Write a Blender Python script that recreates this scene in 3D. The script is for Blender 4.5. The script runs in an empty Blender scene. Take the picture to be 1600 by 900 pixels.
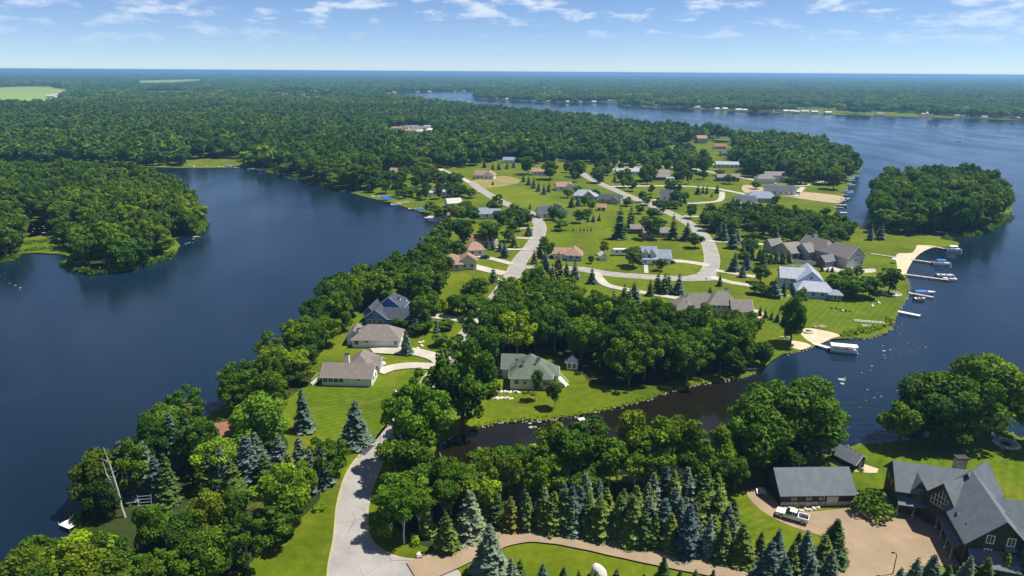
import bpy, bmesh, math, random
import numpy as np
from mathutils import Vector, Matrix
from mathutils.geometry import delaunay_2d_cdt, tessellate_polygon
R = math.radians
rnd = random.Random(11)
scene = bpy.context.scene
COL = scene.collection

# ---------------------------------------------------------------- camera
CAM_H, FPX, PITCH, ROLL = 82.0, 1069.0, R(17.55), math.atan(10 / 1600)
_cp, _sp, _cr, _sr = math.cos(PITCH), math.sin(PITCH), math.cos(ROLL), math.sin(ROLL)
FW = Vector((0, _cp, -_sp)); _u0 = Vector((0, _sp, _cp)); _r0 = Vector((1, 0, 0))
RT = _r0 * _cr + _u0 * _sr; UP = _u0 * _cr - _r0 * _sr
cd = bpy.data.cameras.new('camera'); cam = bpy.data.objects.new('camera', cd); COL.objects.link(cam)
cd.sensor_width = 36; cd.lens = FPX / 1600 * 36; cd.clip_start = 1; cd.clip_end = 150000
cam.matrix_world = Matrix(((RT.x, UP.x, -FW.x, 0), (RT.y, UP.y, -FW.y, 0), (RT.z, UP.z, -FW.z, CAM_H), (0, 0, 0, 1)))
scene.camera = cam

def G(px, py, z=0.0):
    """point of the place at height z seen at photo position px, py (1600 x 900)"""
    d = FW + RT * ((px - 800) / FPX) + UP * ((450 - py) / FPX)
    t = (z - CAM_H) / d.z
    return Vector((d.x * t, d.y * t, z))

# ---------------------------------------------------------------- sky, sun, exposure
SUN_EL, SUN_AZ = R(64), R(76)
w = bpy.data.worlds.new('World'); scene.world = w; w.use_nodes = True
nt = w.node_tree; N = nt.nodes; L = nt.links; N.clear()
out = N.new('ShaderNodeOutputWorld'); bg = N.new('ShaderNodeBackground'); L.new(bg.outputs[0], out.inputs[0])
sky = N.new('ShaderNodeTexSky'); sky.sky_type = 'NISHITA'; sky.sun_disc = False
sky.sun_elevation = SUN_EL; sky.sun_rotation = SUN_AZ; sky.air_density = 1.0; sky.dust_density = 0.0; sky.ozone_density = 2.0; sky.altitude = 4500
SKY_STRENGTH = 0.065
HAZE_DENSITY = 0.00013
bg.inputs[1].default_value = SKY_STRENGTH
tc = N.new('ShaderNodeTexCoord'); sep = N.new('ShaderNodeSeparateXYZ'); L.new(tc.outputs['Generated'], sep.inputs[0])
def mth(op, a, b=None, c=None, clamp=False, nodes=N, links=L):
    n = nodes.new('ShaderNodeMath'); n.operation = op; n.use_clamp = clamp
    for i, v in enumerate((a, b, c)):
        if v is None: continue
        if isinstance(v, (int, float)): n.inputs[i].default_value = v
        else: links.new(v, n.inputs[i])
    return n.outputs[0]
cmb = N.new('ShaderNodeMapping'); cmb.inputs['Scale'].default_value = (1, 1, 3.6); cmb.inputs['Location'].default_value = (3.7, 1.9, .4); L.new(tc.outputs['Generated'], cmb.inputs['Vector'])
n1 = N.new('ShaderNodeTexNoise'); n1.inputs['Scale'].default_value = 19; n1.inputs['Detail'].default_value = 8; n1.inputs['Roughness'].default_value = 0.56
n1.inputs['Distortion'].default_value = 0.25
L.new(cmb.outputs[0], n1.inputs['Vector'])
n2 = N.new('ShaderNodeTexNoise'); n2.inputs['Scale'].default_value = 4; n2.inputs['Detail'].default_value = 2
L.new(cmb.outputs[0], n2.inputs['Vector'])
cl = mth('ADD', n1.outputs[0], mth('MULTIPLY', mth('SUBTRACT', n2.outputs[0], 0.5), 0.35))
mr = N.new('ShaderNodeMapRange'); mr.interpolation_type = 'SMOOTHSTEP'
mr.inputs[1].default_value = 0.50; mr.inputs[2].default_value = 0.70; mr.inputs[3].default_value = 0; mr.inputs[4].default_value = 0.6
L.new(cl, mr.inputs[0])
lowfade = N.new('ShaderNodeMapRange'); lowfade.inputs[1].default_value = 0.02; lowfade.inputs[2].default_value = 0.09
L.new(sep.outputs[2], lowfade.inputs[0])
cm = mth('MULTIPLY', mr.outputs[0], lowfade.outputs[0])
mixc = N.new('ShaderNodeMix'); mixc.data_type = 'RGBA'
L.new(cm, mixc.inputs[0]); mixc.inputs[7].default_value = (11.2, 11.5, 12.0, 1)
tint = N.new('ShaderNodeMix'); tint.data_type = 'RGBA'; tint.blend_type = 'MULTIPLY'; tint.inputs[0].default_value = 1; tint.inputs[7].default_value = (.98, 1.07, 1.24, 1)
L.new(sky.outputs[0], tint.inputs[6]); L.new(tint.outputs[2], mixc.inputs[6])
L.new(mixc.outputs[2], bg.inputs[0])
sd = bpy.data.lights.new('sun', 'SUN'); sd.energy = 5.0; sd.angle = R(0.53); sd.color = (1, 0.955, 0.88)
sun = bpy.data.objects.new('sun', sd); COL.objects.link(sun)
SUN_DIR = Vector((math.sin(SUN_AZ) * math.cos(SUN_EL), math.cos(SUN_AZ) * math.cos(SUN_EL), math.sin(SUN_EL)))
sun.rotation_euler = SUN_DIR.to_track_quat('Z', 'Y').to_euler(); sun.location = (0, 0, 300)
vs = scene.view_settings; vs.view_transform = 'Standard'; vs.look = 'None'; vs.exposure = 0.58; vs.gamma = 1.0; vs.use_curve_mapping = False
scene.cycles.use_denoising = True
scene.cycles.max_bounces = 6; scene.cycles.diffuse_bounces = 2; scene.cycles.glossy_bounces = 2
scene.cycles.transmission_bounces = 2; scene.cycles.volume_bounces = 0; scene.cycles.transparent_max_bounces = 4

# ---------------------------------------------------------------- materials
MAT = {}
def newmat(name):
    m = bpy.data.materials.new(name); m.use_nodes = True
    nt = m.node_tree; b = nt.nodes['Principled BSDF']
    MAT[name] = m
    return m, nt.nodes, nt.links, b
def noise(N, L, vec, scale, detail=3, rough=.55):
    n = N.new('ShaderNodeTexNoise'); n.inputs['Scale'].default_value = scale; n.inputs['Detail'].default_value = detail
    n.inputs['Roughness'].default_value = rough
    if vec is not None: L.new(vec, n.inputs['Vector'])
    return n.outputs[0]
def ramp(N, L, fac, stops):
    r = N.new('ShaderNodeValToRGB'); e = r.color_ramp.elements
    while len(e) > 1: e.remove(e[-1])
    e[0].position = stops[0][0]; e[0].color = (*stops[0][1], 1)
    for p, c in stops[1:]:
        x = e.new(p); x.color = (*c, 1)
    L.new(fac, r.inputs[0]); return r.outputs[0]
def mixrgb(N, L, fac, a, b, mode='MIX'):
    m = N.new('ShaderNodeMix'); m.data_type = 'RGBA'; m.blend_type = mode
    for i, v in ((0, fac), (6, a), (7, b)):
        if isinstance(v, (int, float)): m.inputs[i].default_value = v
        elif isinstance(v, tuple): m.inputs[i].default_value = (*v, 1)
        else: L.new(v, m.inputs[i])
    return m.outputs[2]
def M(name, col, rough=.7, var=.18, scale=1.5, metal=0, spec=.3, bump=0, bscale=8, bands=0):
    m, N, L, b = newmat(name)
    tc = N.new('ShaderNodeTexCoord').outputs['Object']
    f = noise(N, L, tc, scale, 5, .65)
    lo = tuple(c * (1 - var) for c in col); hi = tuple(min(1, c * (1 + var)) for c in col)
    c = ramp(N, L, f, [(.3, lo), (.7, hi)])
    if bands:
        wv = N.new('ShaderNodeTexWave'); wv.bands_direction = 'Z'; wv.inputs['Scale'].default_value = bands; wv.inputs['Distortion'].default_value = .4
        L.new(tc, wv.inputs['Vector'])
        c = mixrgb(N, L, .22, c, wv.outputs[0], 'MULTIPLY')
    L.new(c, b.inputs['Base Color']); b.inputs['Roughness'].default_value = rough; b.inputs['Metallic'].default_value = metal
    b.inputs['Specular IOR Level'].default_value = spec
    if bump:
        bp = N.new('ShaderNodeBump'); bp.inputs['Strength'].default_value = bump; bp.inputs['Distance'].default_value = .05
        L.new(noise(N, L, tc, bscale, 4), bp.inputs['Height']); L.new(bp.outputs[0], b.inputs['Normal'])
    return m
def roofmat(name, col):
    m, N, L, b = newmat(name)
    tc = N.new('ShaderNodeTexCoord').outputs['Object']
    f = noise(N, L, tc, 9, 4, .7); g = noise(N, L, tc, .7, 3)
    c = ramp(N, L, f, [(.3, tuple(x * .72 for x in col)), (.7, tuple(x * 1.25 for x in col))])
    c = mixrgb(N, L, .5, c, ramp(N, L, g, [(.35, (.75, .75, .75)), (.65, (1.15, 1.15, 1.15))]), 'MULTIPLY')
    wv = N.new('ShaderNodeTexWave'); wv.bands_direction = 'Z'; wv.inputs['Scale'].default_value = 2.6; L.new(tc, wv.inputs['Vector'])
    c = mixrgb(N, L, .12, c, wv.outputs[0], 'MULTIPLY')
    L.new(c, b.inputs['Base Color']); b.inputs['Roughness'].default_value = .75; b.inputs['Specular IOR Level'].default_value = .35
    return m
def groundpos(N, L, rot=0, sc=(1, 1, 1)):
    g = N.new('ShaderNodeNewGeometry'); mp = N.new('ShaderNodeMapping'); mp.inputs['Rotation'].default_value = (0, 0, rot); mp.inputs['Scale'].default_value = sc
    L.new(g.outputs['Position'], mp.inputs['Vector']); return mp.outputs[0]
def grassmat(name, cols, stripe=None, dry=.5):
    m, N, L, b = newmat(name); p = groundpos(N, L)
    f = noise(N, L, p, .045, 6, .6); g = noise(N, L, p, .5, 5, .7); h = noise(N, L, p, .013, 3)
    c = ramp(N, L, f, [(.3, cols[0]), (.5, cols[1]), (.72, cols[2])])
    c = mixrgb(N, L, .75, c, ramp(N, L, g, [(.3, (.62, .66, .55)), (.7, (1.3, 1.25, 1.3))]), 'MULTIPLY')
    hm = N.new('ShaderNodeMapRange'); hm.inputs[1].default_value = .52; hm.inputs[2].default_value = .72; hm.inputs[4].default_value = dry
    L.new(h, hm.inputs[0]); c = mixrgb(N, L, hm.outputs[0], c, (.16, .16, .008))
    wm_ = N.new('ShaderNodeMapRange'); wm_.inputs[1].default_value = .55; wm_.inputs[2].default_value = .72; wm_.inputs[4].default_value = .6
    L.new(noise(N, L, p, .11, 5, .65), wm_.inputs[0]); c = mixrgb(N, L, wm_.outputs[0], c, (.17, .145, .02))
    if stripe:
        rot, width = stripe
        wv = N.new('ShaderNodeTexWave'); wv.wave_profile = 'SIN'; wv.inputs['Scale'].default_value = 0.314 / width; wv.inputs['Distortion'].default_value = 1.2
        wv.inputs['Detail'].default_value = 2; wv.inputs['Detail Scale'].default_value = .15
        L.new(groundpos(N, L, rot), wv.inputs['Vector'])
        c = mixrgb(N, L, .38, c, ramp(N, L, wv.outputs[0], [(.25, (.78, .8, .7)), (.75, (1.22, 1.18, 1.2))]), 'MULTIPLY')
    L.new(c, b.inputs['Base Color']); b.inputs['Roughness'].default_value = .95; b.inputs['Specular IOR Level'].default_value = .08
    bp = N.new('ShaderNodeBump'); bp.inputs['Strength'].default_value = .35; bp.inputs['Distance'].default_value = .2
    L.new(noise(N, L, p, 3.5, 4, .7), bp.inputs['Height']); L.new(bp.outputs[0], b.inputs['Normal'])
    return m
GC = [(.055, .084, .003), (.088, .124, .004), (.128, .155, .008)]
grassmat('grass', GC)
grassmat('lawn_diag', [(.05, .088, .003), (.076, .122, .004), (.105, .145, .006)], (R(38), 2.2), .1)
grassmat('lawn_vert', [(.065, .095, .003), (.096, .134, .004), (.13, .158, .006)], (R(-4), 1.6), .2)
grassmat('lawn_mow', [(.05, .088, .003), (.075, .12, .004), (.105, .145, .006)], (R(60), 1.8), .1)
grassmat('meadow', [(.075, .112, .003), (.11, .145, .005), (.145, .168, .008)], None, .3)
grassmat('dry_field', [(.19, .17, .055), (.25, .21, .085), (.20, .20, .05)], None, .2)
grassmat('farm_field', [(.17, .26, .06), (.22, .31, .08), (.26, .33, .1)], None, .2)
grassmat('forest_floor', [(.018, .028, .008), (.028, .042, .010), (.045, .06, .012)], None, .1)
def roadmat(name, col, crack=True):
    m, N, L, b = newmat(name); p = groundpos(N, L)
    f = noise(N, L, p, .18, 6, .65); g = noise(N, L, p, 4, 4, .7)
    c = ramp(N, L, f, [(.3, tuple(x * .82 for x in col)), (.7, tuple(x * 1.14 for x in col))])
    c = mixrgb(N, L, .5, c, ramp(N, L, g, [(.3, (.8, .8, .8)), (.7, (1.15, 1.15, 1.15))]), 'MULTIPLY')
    if crack:
        v = N.new('ShaderNodeTexVoronoi'); v.feature = 'DISTANCE_TO_EDGE'; v.inputs['Scale'].default_value = .16
        wp = mixrgb(N, L, .12, p, N.new('ShaderNodeTexNoise').outputs['Color'], 'ADD'); L.new(wp, v.inputs['Vector'])
        cr = N.new('ShaderNodeMapRange'); cr.inputs[1].default_value = .006; cr.inputs[2].default_value = .014; cr.inputs[3].default_value = .7; cr.inputs[4].default_value = 0
        L.new(v.outputs['Distance'], cr.inputs[0])
        k = N.new('ShaderNodeMath'); k.operation = 'MULTIPLY'; L.new(cr.outputs[0], k.inputs[0])
        hm = N.new('ShaderNodeMapRange'); hm.inputs[1].default_value = .48; hm.inputs[2].default_value = .6; L.new(noise(N, L, p, .08, 2), hm.inputs[0]); L.new(hm.outputs[0], k.inputs[1])
        c = mixrgb(N, L, k.outputs[0], c, (.09, .085, .08))
        st = N.new('ShaderNodeMapRange'); st.inputs[1].default_value = .55; st.inputs[2].default_value = .75; st.inputs[4].default_value = .4; L.new(noise(N, L, groundpos(N, L, .4, (1, .35, 1)), .35, 5, .7), st.inputs[0]); c = mixrgb(N, L, st.outputs[0], c, (.15, .14, .125))
    L.new(c, b.inputs['Base Color']); b.inputs['Roughness'].default_value = .9; b.inputs['Specular IOR Level'].default_value = .15
    return m
roadmat('road', (.29, .275, .25)); roadmat('concrete', (.42, .385, .32), False); roadmat('asphalt', (.055, .06, .07), False)
roadmat('gravel', (.275, .205, .13), False); roadmat('sand', (.52, .42, .28), False); roadmat('shoulder', (.34, .30, .20), False)
roadmat('bare_soil', (.36, .28, .17), False); roadmat('paver', (.50, .36, .25), False)
def watermat(name, deep, rough):
    m, N, L, b = newmat(name); p = groundpos(N, L)
    b.inputs['Base Color'].default_value = (*deep, 1); b.inputs['Roughness'].default_value = rough; b.inputs['IOR'].default_value = 1.333
    big = noise(N, L, p, .012, 3)
    wc = ramp(N, L, big, [(.35, tuple(x * .8 for x in deep)), (.65, tuple(x * 1.2 for x in deep))])
    sx = N.new('ShaderNodeSeparateXYZ'); L.new(p, sx.inputs[0])      # peat-brown water of the closed-off channel, clearing towards the lake
    mk_ = N.new('ShaderNodeMapRange'); mk_.interpolation_type = 'SMOOTHSTEP'; mk_.inputs[1].default_value = 84; mk_.inputs[2].default_value = 52; L.new(sx.outputs[0], mk_.inputs[0])
    my_ = N.new('ShaderNodeMapRange'); my_.inputs[1].default_value = 210; my_.inputs[2].default_value = 190; L.new(sx.outputs[1], my_.inputs[0])
    mz_ = N.new('ShaderNodeMapRange'); mz_.inputs[1].default_value = -40; mz_.inputs[2].default_value = -32; L.new(sx.outputs[0], mz_.inputs[0])
    mm = N.new('ShaderNodeMath'); mm.operation = 'MULTIPLY'; L.new(mk_.outputs[0], mm.inputs[0]); L.new(my_.outputs[0], mm.inputs[1])
    m2 = N.new('ShaderNodeMath'); m2.operation = 'MULTIPLY'; L.new(mm.outputs[0], m2.inputs[0]); L.new(mz_.outputs[0], m2.inputs[1]); calm = m2.outputs[0]
    L.new(mixrgb(N, L, calm, wc, (.009, .008, .004)), b.inputs['Base Color'])
    rr = N.new('ShaderNodeMapRange'); rr.inputs[1].default_value = .35; rr.inputs[2].default_value = .65; rr.inputs[3].default_value = rough * .55; rr.inputs[4].default_value = rough * 1.6
    L.new(noise(N, L, groundpos(N, L, .5, (.03, .007, 1)), 1, 4), rr.inputs[0]); rc_ = N.new('ShaderNodeMath'); rc_.operation = 'MULTIPLY_ADD'; L.new(calm, rc_.inputs[0]); rc_.inputs[1].default_value = -.075; L.new(rr.outputs[0], rc_.inputs[2]); L.new(rc_.outputs[0], b.inputs['Roughness'])
    p2 = groundpos(N, L, R(25), (.55, 1.5, 1))
    bp = N.new('ShaderNodeBump'); bp.inputs['Strength'].default_value = .5; bp.inputs['Distance'].default_value = .11
    a = noise(N, L, p2, .45, 3, .6); c = noise(N, L, groundpos(N, L, R(-20), (.8, 1.6, 1)), 1.3, 2, .5)
    mx = N.new('ShaderNodeMath'); mx.operation = 'MULTIPLY_ADD'; L.new(c, mx.inputs[0]); mx.inputs[1].default_value = .3; L.new(a, mx.inputs[2])
    amp = N.new('ShaderNodeMapRange'); amp.inputs[1].default_value = .35; amp.inputs[2].default_value = .65; amp.inputs[3].default_value = .15; amp.inputs[4].default_value = 1.25
    L.new(noise(N, L, p, .02, 3), amp.inputs[0])
    am = N.new('ShaderNodeMath'); am.operation = 'MULTIPLY_ADD'; L.new(calm, am.inputs[0]); am.inputs[1].default_value = -.85; am.inputs[2].default_value = 1; aq = N.new('ShaderNodeMath'); aq.operation = 'MULTIPLY'; L.new(am.outputs[0], aq.inputs[0]); L.new(amp.outputs[0], aq.inputs[1])
    L.new(mx.outputs[0], bp.inputs['Height']); L.new(aq.outputs[0], bp.inputs['Strength']); L.new(bp.outputs[0], b.inputs['Normal'])
    return m
watermat('water', (.005, .015, .029), .15); watermat('pond_water', (.014, .010, .006), .06)
WN = MAT['pond_water'].node_tree
for n in WN.nodes:
    if n.type == 'BUMP': n.inputs['Distance'].default_value = .03
def leafmat(name, a, b2, c3, trans=.28):
    m, N, L, b = newmat(name)
    at = N.new('ShaderNodeAttribute'); at.attribute_name = 'v'; oi = N.new('ShaderNodeObjectInfo')
    c = ramp(N, L, at.outputs['Fac'], [(0, a), (.55, b2), (1, c3)])
    c = mixrgb(N, L, 1, c, oi.outputs['Color'], 'MULTIPLY')
    c = mixrgb(N, L, .8, c, ramp(N, L, oi.outputs['Random'], [(0, (.45, .62, .66)), (.35, (1, 1, .9)), (.65, (.7, .92, .72)), (1, (1.85, 1.5, .9))]), 'MULTIPLY')
    pn_ = noise(N, L, groundpos(N, L), .0065, 4, .6); c = mixrgb(N, L, 1, c, ramp(N, L, pn_, [(.32, (.62, .74, .85)), (.5, (1, 1, 1)), (.68, (1.3, 1.18, .85))]), 'MULTIPLY')
    L.new(c, b.inputs['Base Color']); b.inputs['Roughness'].default_value = .65; b.inputs['Specular IOR Level'].default_value = .12
    tr = N.new('ShaderNodeBsdfTranslucent'); mx = N.new('ShaderNodeMixShader'); mx.inputs[0].default_value = trans
    L.new(mixrgb(N, L, 1, c, (1.3, 1.35, .5), 'MULTIPLY'), tr.inputs[0])
    o = N['Material Output']; L.new(b.outputs[0], mx.inputs[1]); L.new(tr.outputs[0], mx.inputs[2]); L.new(mx.outputs[0], o.inputs[0])
leafmat('leaf', (.040, .088, .007), (.088, .165, .011), (.155, .25, .02))
leafmat('needle_green', (.035, .068, .014), (.08, .13, .026), (.16, .215, .06), .1)
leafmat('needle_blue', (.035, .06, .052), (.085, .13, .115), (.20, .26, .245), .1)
M('bark', (.10, .08, .06), .9, .3); M('grey_bark', (.27, .235, .18), .9, .3); M('birch_bark', (.55, .5, .42), .8, .25, 3)
M('white_siding', (.78, .77, .73), .6, .05, .8); M('cream_siding', (.62, .56, .44), .6, .06, .8); M('blue_siding', (.05, .17, .48), .6, .1, .8)
M('pale_blue_siding', (.36, .50, .66), .6, .06, .8); M('grey_siding', (.40, .385, .35), .65, .08, .8); M('tan_siding', (.47, .40, .30), .65, .08, .8)
M('brown_siding', (.17, .10, .06), .7, .15, .8); M('log', (.048, .036, .028), .75, .35, 1.2, bands=1.1, bump=.4); M('timber', (.30, .20, .10), .7, .2)
M('fieldstone', (.42, .36, .26), .85, .55, 1.6, bump=.6, bscale=2.5); M('trim_white', (.8, .8, .78), .55, .04); M('glass', (.018, .022, .028), .08, .1, 1, 0, .6)
M('dark_trim', (.035, .03, .028), .6, .2); M('garage_door_brown', (.10, .06, .04), .6, .15, bands=.5)
roofmat('roof_slate', (.125, .145, .165)); roofmat('roof_grey', (.185, .165, .145)); roofmat('roof_green', (.115, .145, .105)); roofmat('roof_dark', (.05, .06, .085))
roofmat('roof_brown', (.30, .185, .125)); roofmat('roof_palegrey', (.33, .36, .41)); roofmat('roof_taupe', (.20, .17, .145)); roofmat('roof_red', (.26, .11, .065))
roofmat('roof_light', (.52, .50, .45)); roofmat('roof_bluegrey', (.20, .24, .31))
M('white_paint', (.82, .82, .82), .25, .03, 1, 0, .5); M('blue_canvas', (.03, .16, .50), .7, .12); M('white_canvas', (.82, .79, .72), .7, .05); M('tan_vinyl', (.5, .4, .28), .6, .1)
M('aluminium', (.62, .63, .64), .35, .08, 2, .6); M('dock_wood', (.42, .37, .29), .85, .2, 2); M('dock_white', (.72, .71, .66), .7, .08, 2); M('rubber', (.02, .02, .02), .8, .1)
M('black_metal', (.02, .02, .022), .45, .1); M('dark_blue_paint', (.02, .035, .08), .25, .05, 1, 0, .5); M('red_paint', (.35, .03, .02), .3, .05); M('boulder', (.58, .53, .45), .9, .25, 1.2, bump=.5, bscale=3)
M('stone_shore', (.40, .35, .27), .9, .4, 2); M('lily', (.26, .29, .22), .6, .3); M('silver_paint', (.5, .5, .5), .3, .05, 1, .5); M('terracotta', (.45, .22, .13), .8, .1); M('lamp_glass', (.7, .68, .6), .3, .05)
M('teal_plastic', (.1, .35, .5), .5, .1); M('beige_plastic', (.55, .5, .38), .6, .1)

# ---------------------------------------------------------------- mesh helpers
def tag(o, label=None, cat=None, group=None, kind=None):
    for k, v in (('label', label), ('category', cat), ('group', group), ('kind', kind)):
        if v: o[k] = v
    return o
def empty(name, loc, rz=0):
    o = bpy.data.objects.new(name, None); COL.objects.link(o); o.location = loc; o.rotation_euler = (0, 0, rz); o.empty_display_size = .5
    return o
def link(name, me, parent=None, loc=(0, 0, 0), rz=0, scale=None):
    o = bpy.data.objects.new(name, me); COL.objects.link(o); o.location = loc; o.rotation_euler = (0, 0, rz)
    if scale: o.scale = scale
    o.parent = parent
    return o
class MB:
    def __init__(s): s.v = []; s.f = []
    def add(s, vs, fs):
        n = len(s.v); s.v += [tuple(p) for p in vs]; s.f += [tuple(i + n for i in f) for f in fs]; return s
    def box(s, x0, y0, z0, x1, y1, z1, tx=0, ty=0):
        return s.add([(x0, y0, z0), (x1, y0, z0), (x1, y1, z0), (x0, y1, z0), (x0 + tx, y0 + ty, z1), (x1 - tx, y0 + ty, z1), (x1 - tx, y1 - ty, z1), (x0 + tx, y1 - ty, z1)],
                     [(0, 3, 2, 1), (4, 5, 6, 7), (0, 1, 5, 4), (1, 2, 6, 5), (2, 3, 7, 6), (3, 0, 4, 7)])
    def tube(s, pts, rad, n=6):
        pts = [Vector(p) for p in pts]
        if isinstance(rad, (int, float)): rad = [rad] * len(pts)
        b = len(s.v)
        for i, p in enumerate(pts):
            d = (pts[min(i + 1, len(pts) - 1)] - pts[max(i - 1, 0)]).normalized()
            a = d.orthogonal().normalized() if abs(d.z) > .9 or True else d
            ref = Vector((0, 0, 1)) if abs(d.z) < .95 else Vector((1, 0, 0))
            a = d.cross(ref).normalized(); c = d.cross(a)
            for k in range(n):
                t = 2 * math.pi * (k + .5) / n; s.v.append(tuple(p + (a * math.cos(t) + c * math.sin(t)) * rad[i]))
        for i in range(len(pts) - 1):
            for k in range(n):
                s.f.append((b + i * n + k, b + i * n + (k + 1) % n, b + (i + 1) * n + (k + 1) % n, b + (i + 1) * n + k))
        s.f.append(tuple(b + k for k in range(n))[::-1]); e = b + (len(pts) - 1) * n; s.f.append(tuple(e + k for k in range(n)))
        return s
    def beam(s, p, q, wd, ht):
        return s.tube([p, q], max(wd, ht) * .62, 4)
    def prism(s, prof, axis, a0, a1, t0=0, t1=0):
        """prof: 2-D outline; extruded along axis 'x' or 'y' ; t = inset of the far end"""
        n = len(prof)
        for a in (a0, a1):
            for u, z in prof: s.v.append((a, u, z) if axis == 'x' else (u, a, z))
        b = len(s.v) - 2 * n
        s.f += [tuple(b + i for i in range(n)), tuple(b + n + i for i in range(n))[::-1]]
        for i in range(n): s.f.append((b + i, b + (i + 1) % n, b + n + (i + 1) % n, b + n + i))
        return s
    def mesh(s, mat, smooth=False):
        me = bpy.data.meshes.new('m'); me.from_pydata(s.v, [], s.f)
        bm = bmesh.new(); bm.from_mesh(me); bmesh.ops.recalc_face_normals(bm, faces=bm.faces); bm.to_mesh(me); bm.free()
        if mat: me.materials.append(MAT[mat])
        if smooth: me.polygons.foreach_set('use_smooth', [True] * len(me.polygons))
        return me
    def build(s, name, mat, parent=None, loc=(0, 0, 0), rz=0, smooth=False):
        me = s.mesh(mat, smooth); me.name = name
        return link(name, me, parent, loc, rz)

def catmull(pts, closed, step=3.0, maxn=14, jit=0.0):
    pts = [Vector((p[0], p[1])) for p in pts]; n = len(pts); o = []
    for i in range(n if closed else n - 1):
        p0, p1, p2, p3 = [pts[(i + k) % n] if closed else pts[min(max(i + k, 0), n - 1)] for k in (-1, 0, 1, 2)]
        m = max(1, min(maxn, int((p2 - p1).length / step)))
        for k in range(m):
            t = k / m; t2 = t * t; t3 = t2 * t
            q = .5 * ((2 * p1) + (-p0 + p2) * t + (2 * p0 - 5 * p1 + 4 * p2 - p3) * t2 + (-p0 + 3 * p1 - 3 * p2 + p3) * t3)
            if jit and (k or jit > .5):
                j = min(jit, (p2 - p1).length * .12); q += Vector((rnd.uniform(-j, j), rnd.uniform(-j, j)))
            o.append(q)
    if not closed: o.append(pts[-1])
    return o
def W(pts): return [G(x, y).xy for x, y in pts]
def inside(poly, x, y):
    """vectorised even-odd test"""
    x = np.asarray(x, float); y = np.asarray(y, float); c = np.zeros(x.shape, bool)
    P = np.array([(p[0], p[1]) for p in poly]); Q = np.roll(P, -1, 0)
    for (x0, y0), (x1, y1) in zip(P, Q):
        if y0 == y1: continue
        c ^= ((y0 > y) != (y1 > y)) & (x < (x1 - x0) * (y - y0) / (y1 - y0) + x0)
    return c
BLOCK = []      # (x, y, r) where no scattered tree may stand
def sheet(name, px, z, mat, smooth=True, parent=None, world=False):
    p = px if world else W(px)
    p = catmull(p, True, 1.5, 8) if smooth else [Vector(q) for q in p]
    tri = tessellate_polygon([[Vector((q.x, q.y, 0)) for q in p]])
    me = bpy.data.meshes.new(name); me.from_pydata([(q.x, q.y, z) for q in p], [], [tuple(t) for t in tri])
    bm = bmesh.new(); bm.from_mesh(me)
    for f in bm.faces:
        if f.normal.z < 0: f.normal_flip()
    bm.to_mesh(me); bm.free(); me.materials.append(MAT[mat])
    o = link(name, me, parent)
    if parent is None: o['kind'] = 'structure'
    return o
def ribbon(name, px, wd, z, mat, edge=None, block=True):
    p = catmull(W(px), False, 1.5, 24); n = len(p)
    ws = wd if isinstance(wd, (list, tuple)) else (wd, wd)
    def strip(nm, ex, zz, mt):
        v = []; f = []
        for i, q in enumerate(p):
            d = (p[min(i + 1, n - 1)] - p[max(i - 1, 0)]).normalized(); nn = Vector((-d.y, d.x)); hw = (ws[0] + (ws[1] - ws[0]) * i / (n - 1)) / 2 + ex
            hw += .12 * math.sin(i * 1.7) * (1 if ex else .3)
            v += [(*(q + nn * hw), zz), (*(q - nn * hw), zz)]
            if i: f.append((2 * i - 2, 2 * i - 1, 2 * i + 1, 2 * i))
        me = bpy.data.meshes.new(nm); me.from_pydata(v, [], f); me.materials.append(MAT[mt])
        o = link(nm, me); o['kind'] = 'structure'; return o
    if edge: strip(name + '_shoulder', .55, z - .012, edge)
    o = strip(name, 0, z, mat)
    if block:
        for q in p: BLOCK.append((q.x, q.y, ws[0] / 2 + 2.0))
    return o

# ---------------------------------------------------------------- ground and lakes
LAKE_R = [(598,148),(625,144.5),(700,142.5),(745,143.5),(747,154),(790,157),(870,161),(960,160.5),(980,166),(1070,170),(1150,174),(1200,176),(1300,179),(1400,182),(1500,185),(1600,188),(1750,193),(2100,205),
 (2400,240),(2600,420),(2300,700),(1900,790),(1700,735),(1620,694),(1600,686),(1560,668),(1530,664),(1500,672),(1450,682),(1400,690),(1375,692),(1340,694),(1318,699),(1296,708),(1260,712),(1200,722),(1130,735),(1050,740),
 (950,744),(850,750),(760,754),(700,748),(676,728),(676,705),(690,690),(720,676),(760,664),(800,657),(850,655),(900,650),(930,643),(990,630),(1030,617),(1090,601),(1150,591),(1178,584),(1200,570),(1225,553),(1250,548),
 (1275,540),(1300,529),(1320,528),(1350,528),(1375,523),(1393,513),(1398,495),(1408,478),(1418,462),(1421,448),(1417,437),(1413,430),(1418,420),(1425,408),(1437,396),(1450,389),(1470,386),(1495,384),(1497,378),(1478,374),
 (1500,370),(1530,364),(1560,352),(1576,338),(1580,318),(1560,305),(1500,294),(1440,291),(1385,300),(1366,315),(1362,335),(1366,352),(1358,359),(1340,354),(1322,348),(1310,340),(1308,325),(1318,308),(1326,292),(1334,278),
 (1344,268),(1346,258),(1320,243),(1270,231),(1210,224),(1180,226),(1150,220),(1120,212),(1095,215),(1085,211),(1000,203),(900,191),(800,180),(720,169),(650,160),(602,152)]
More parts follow.
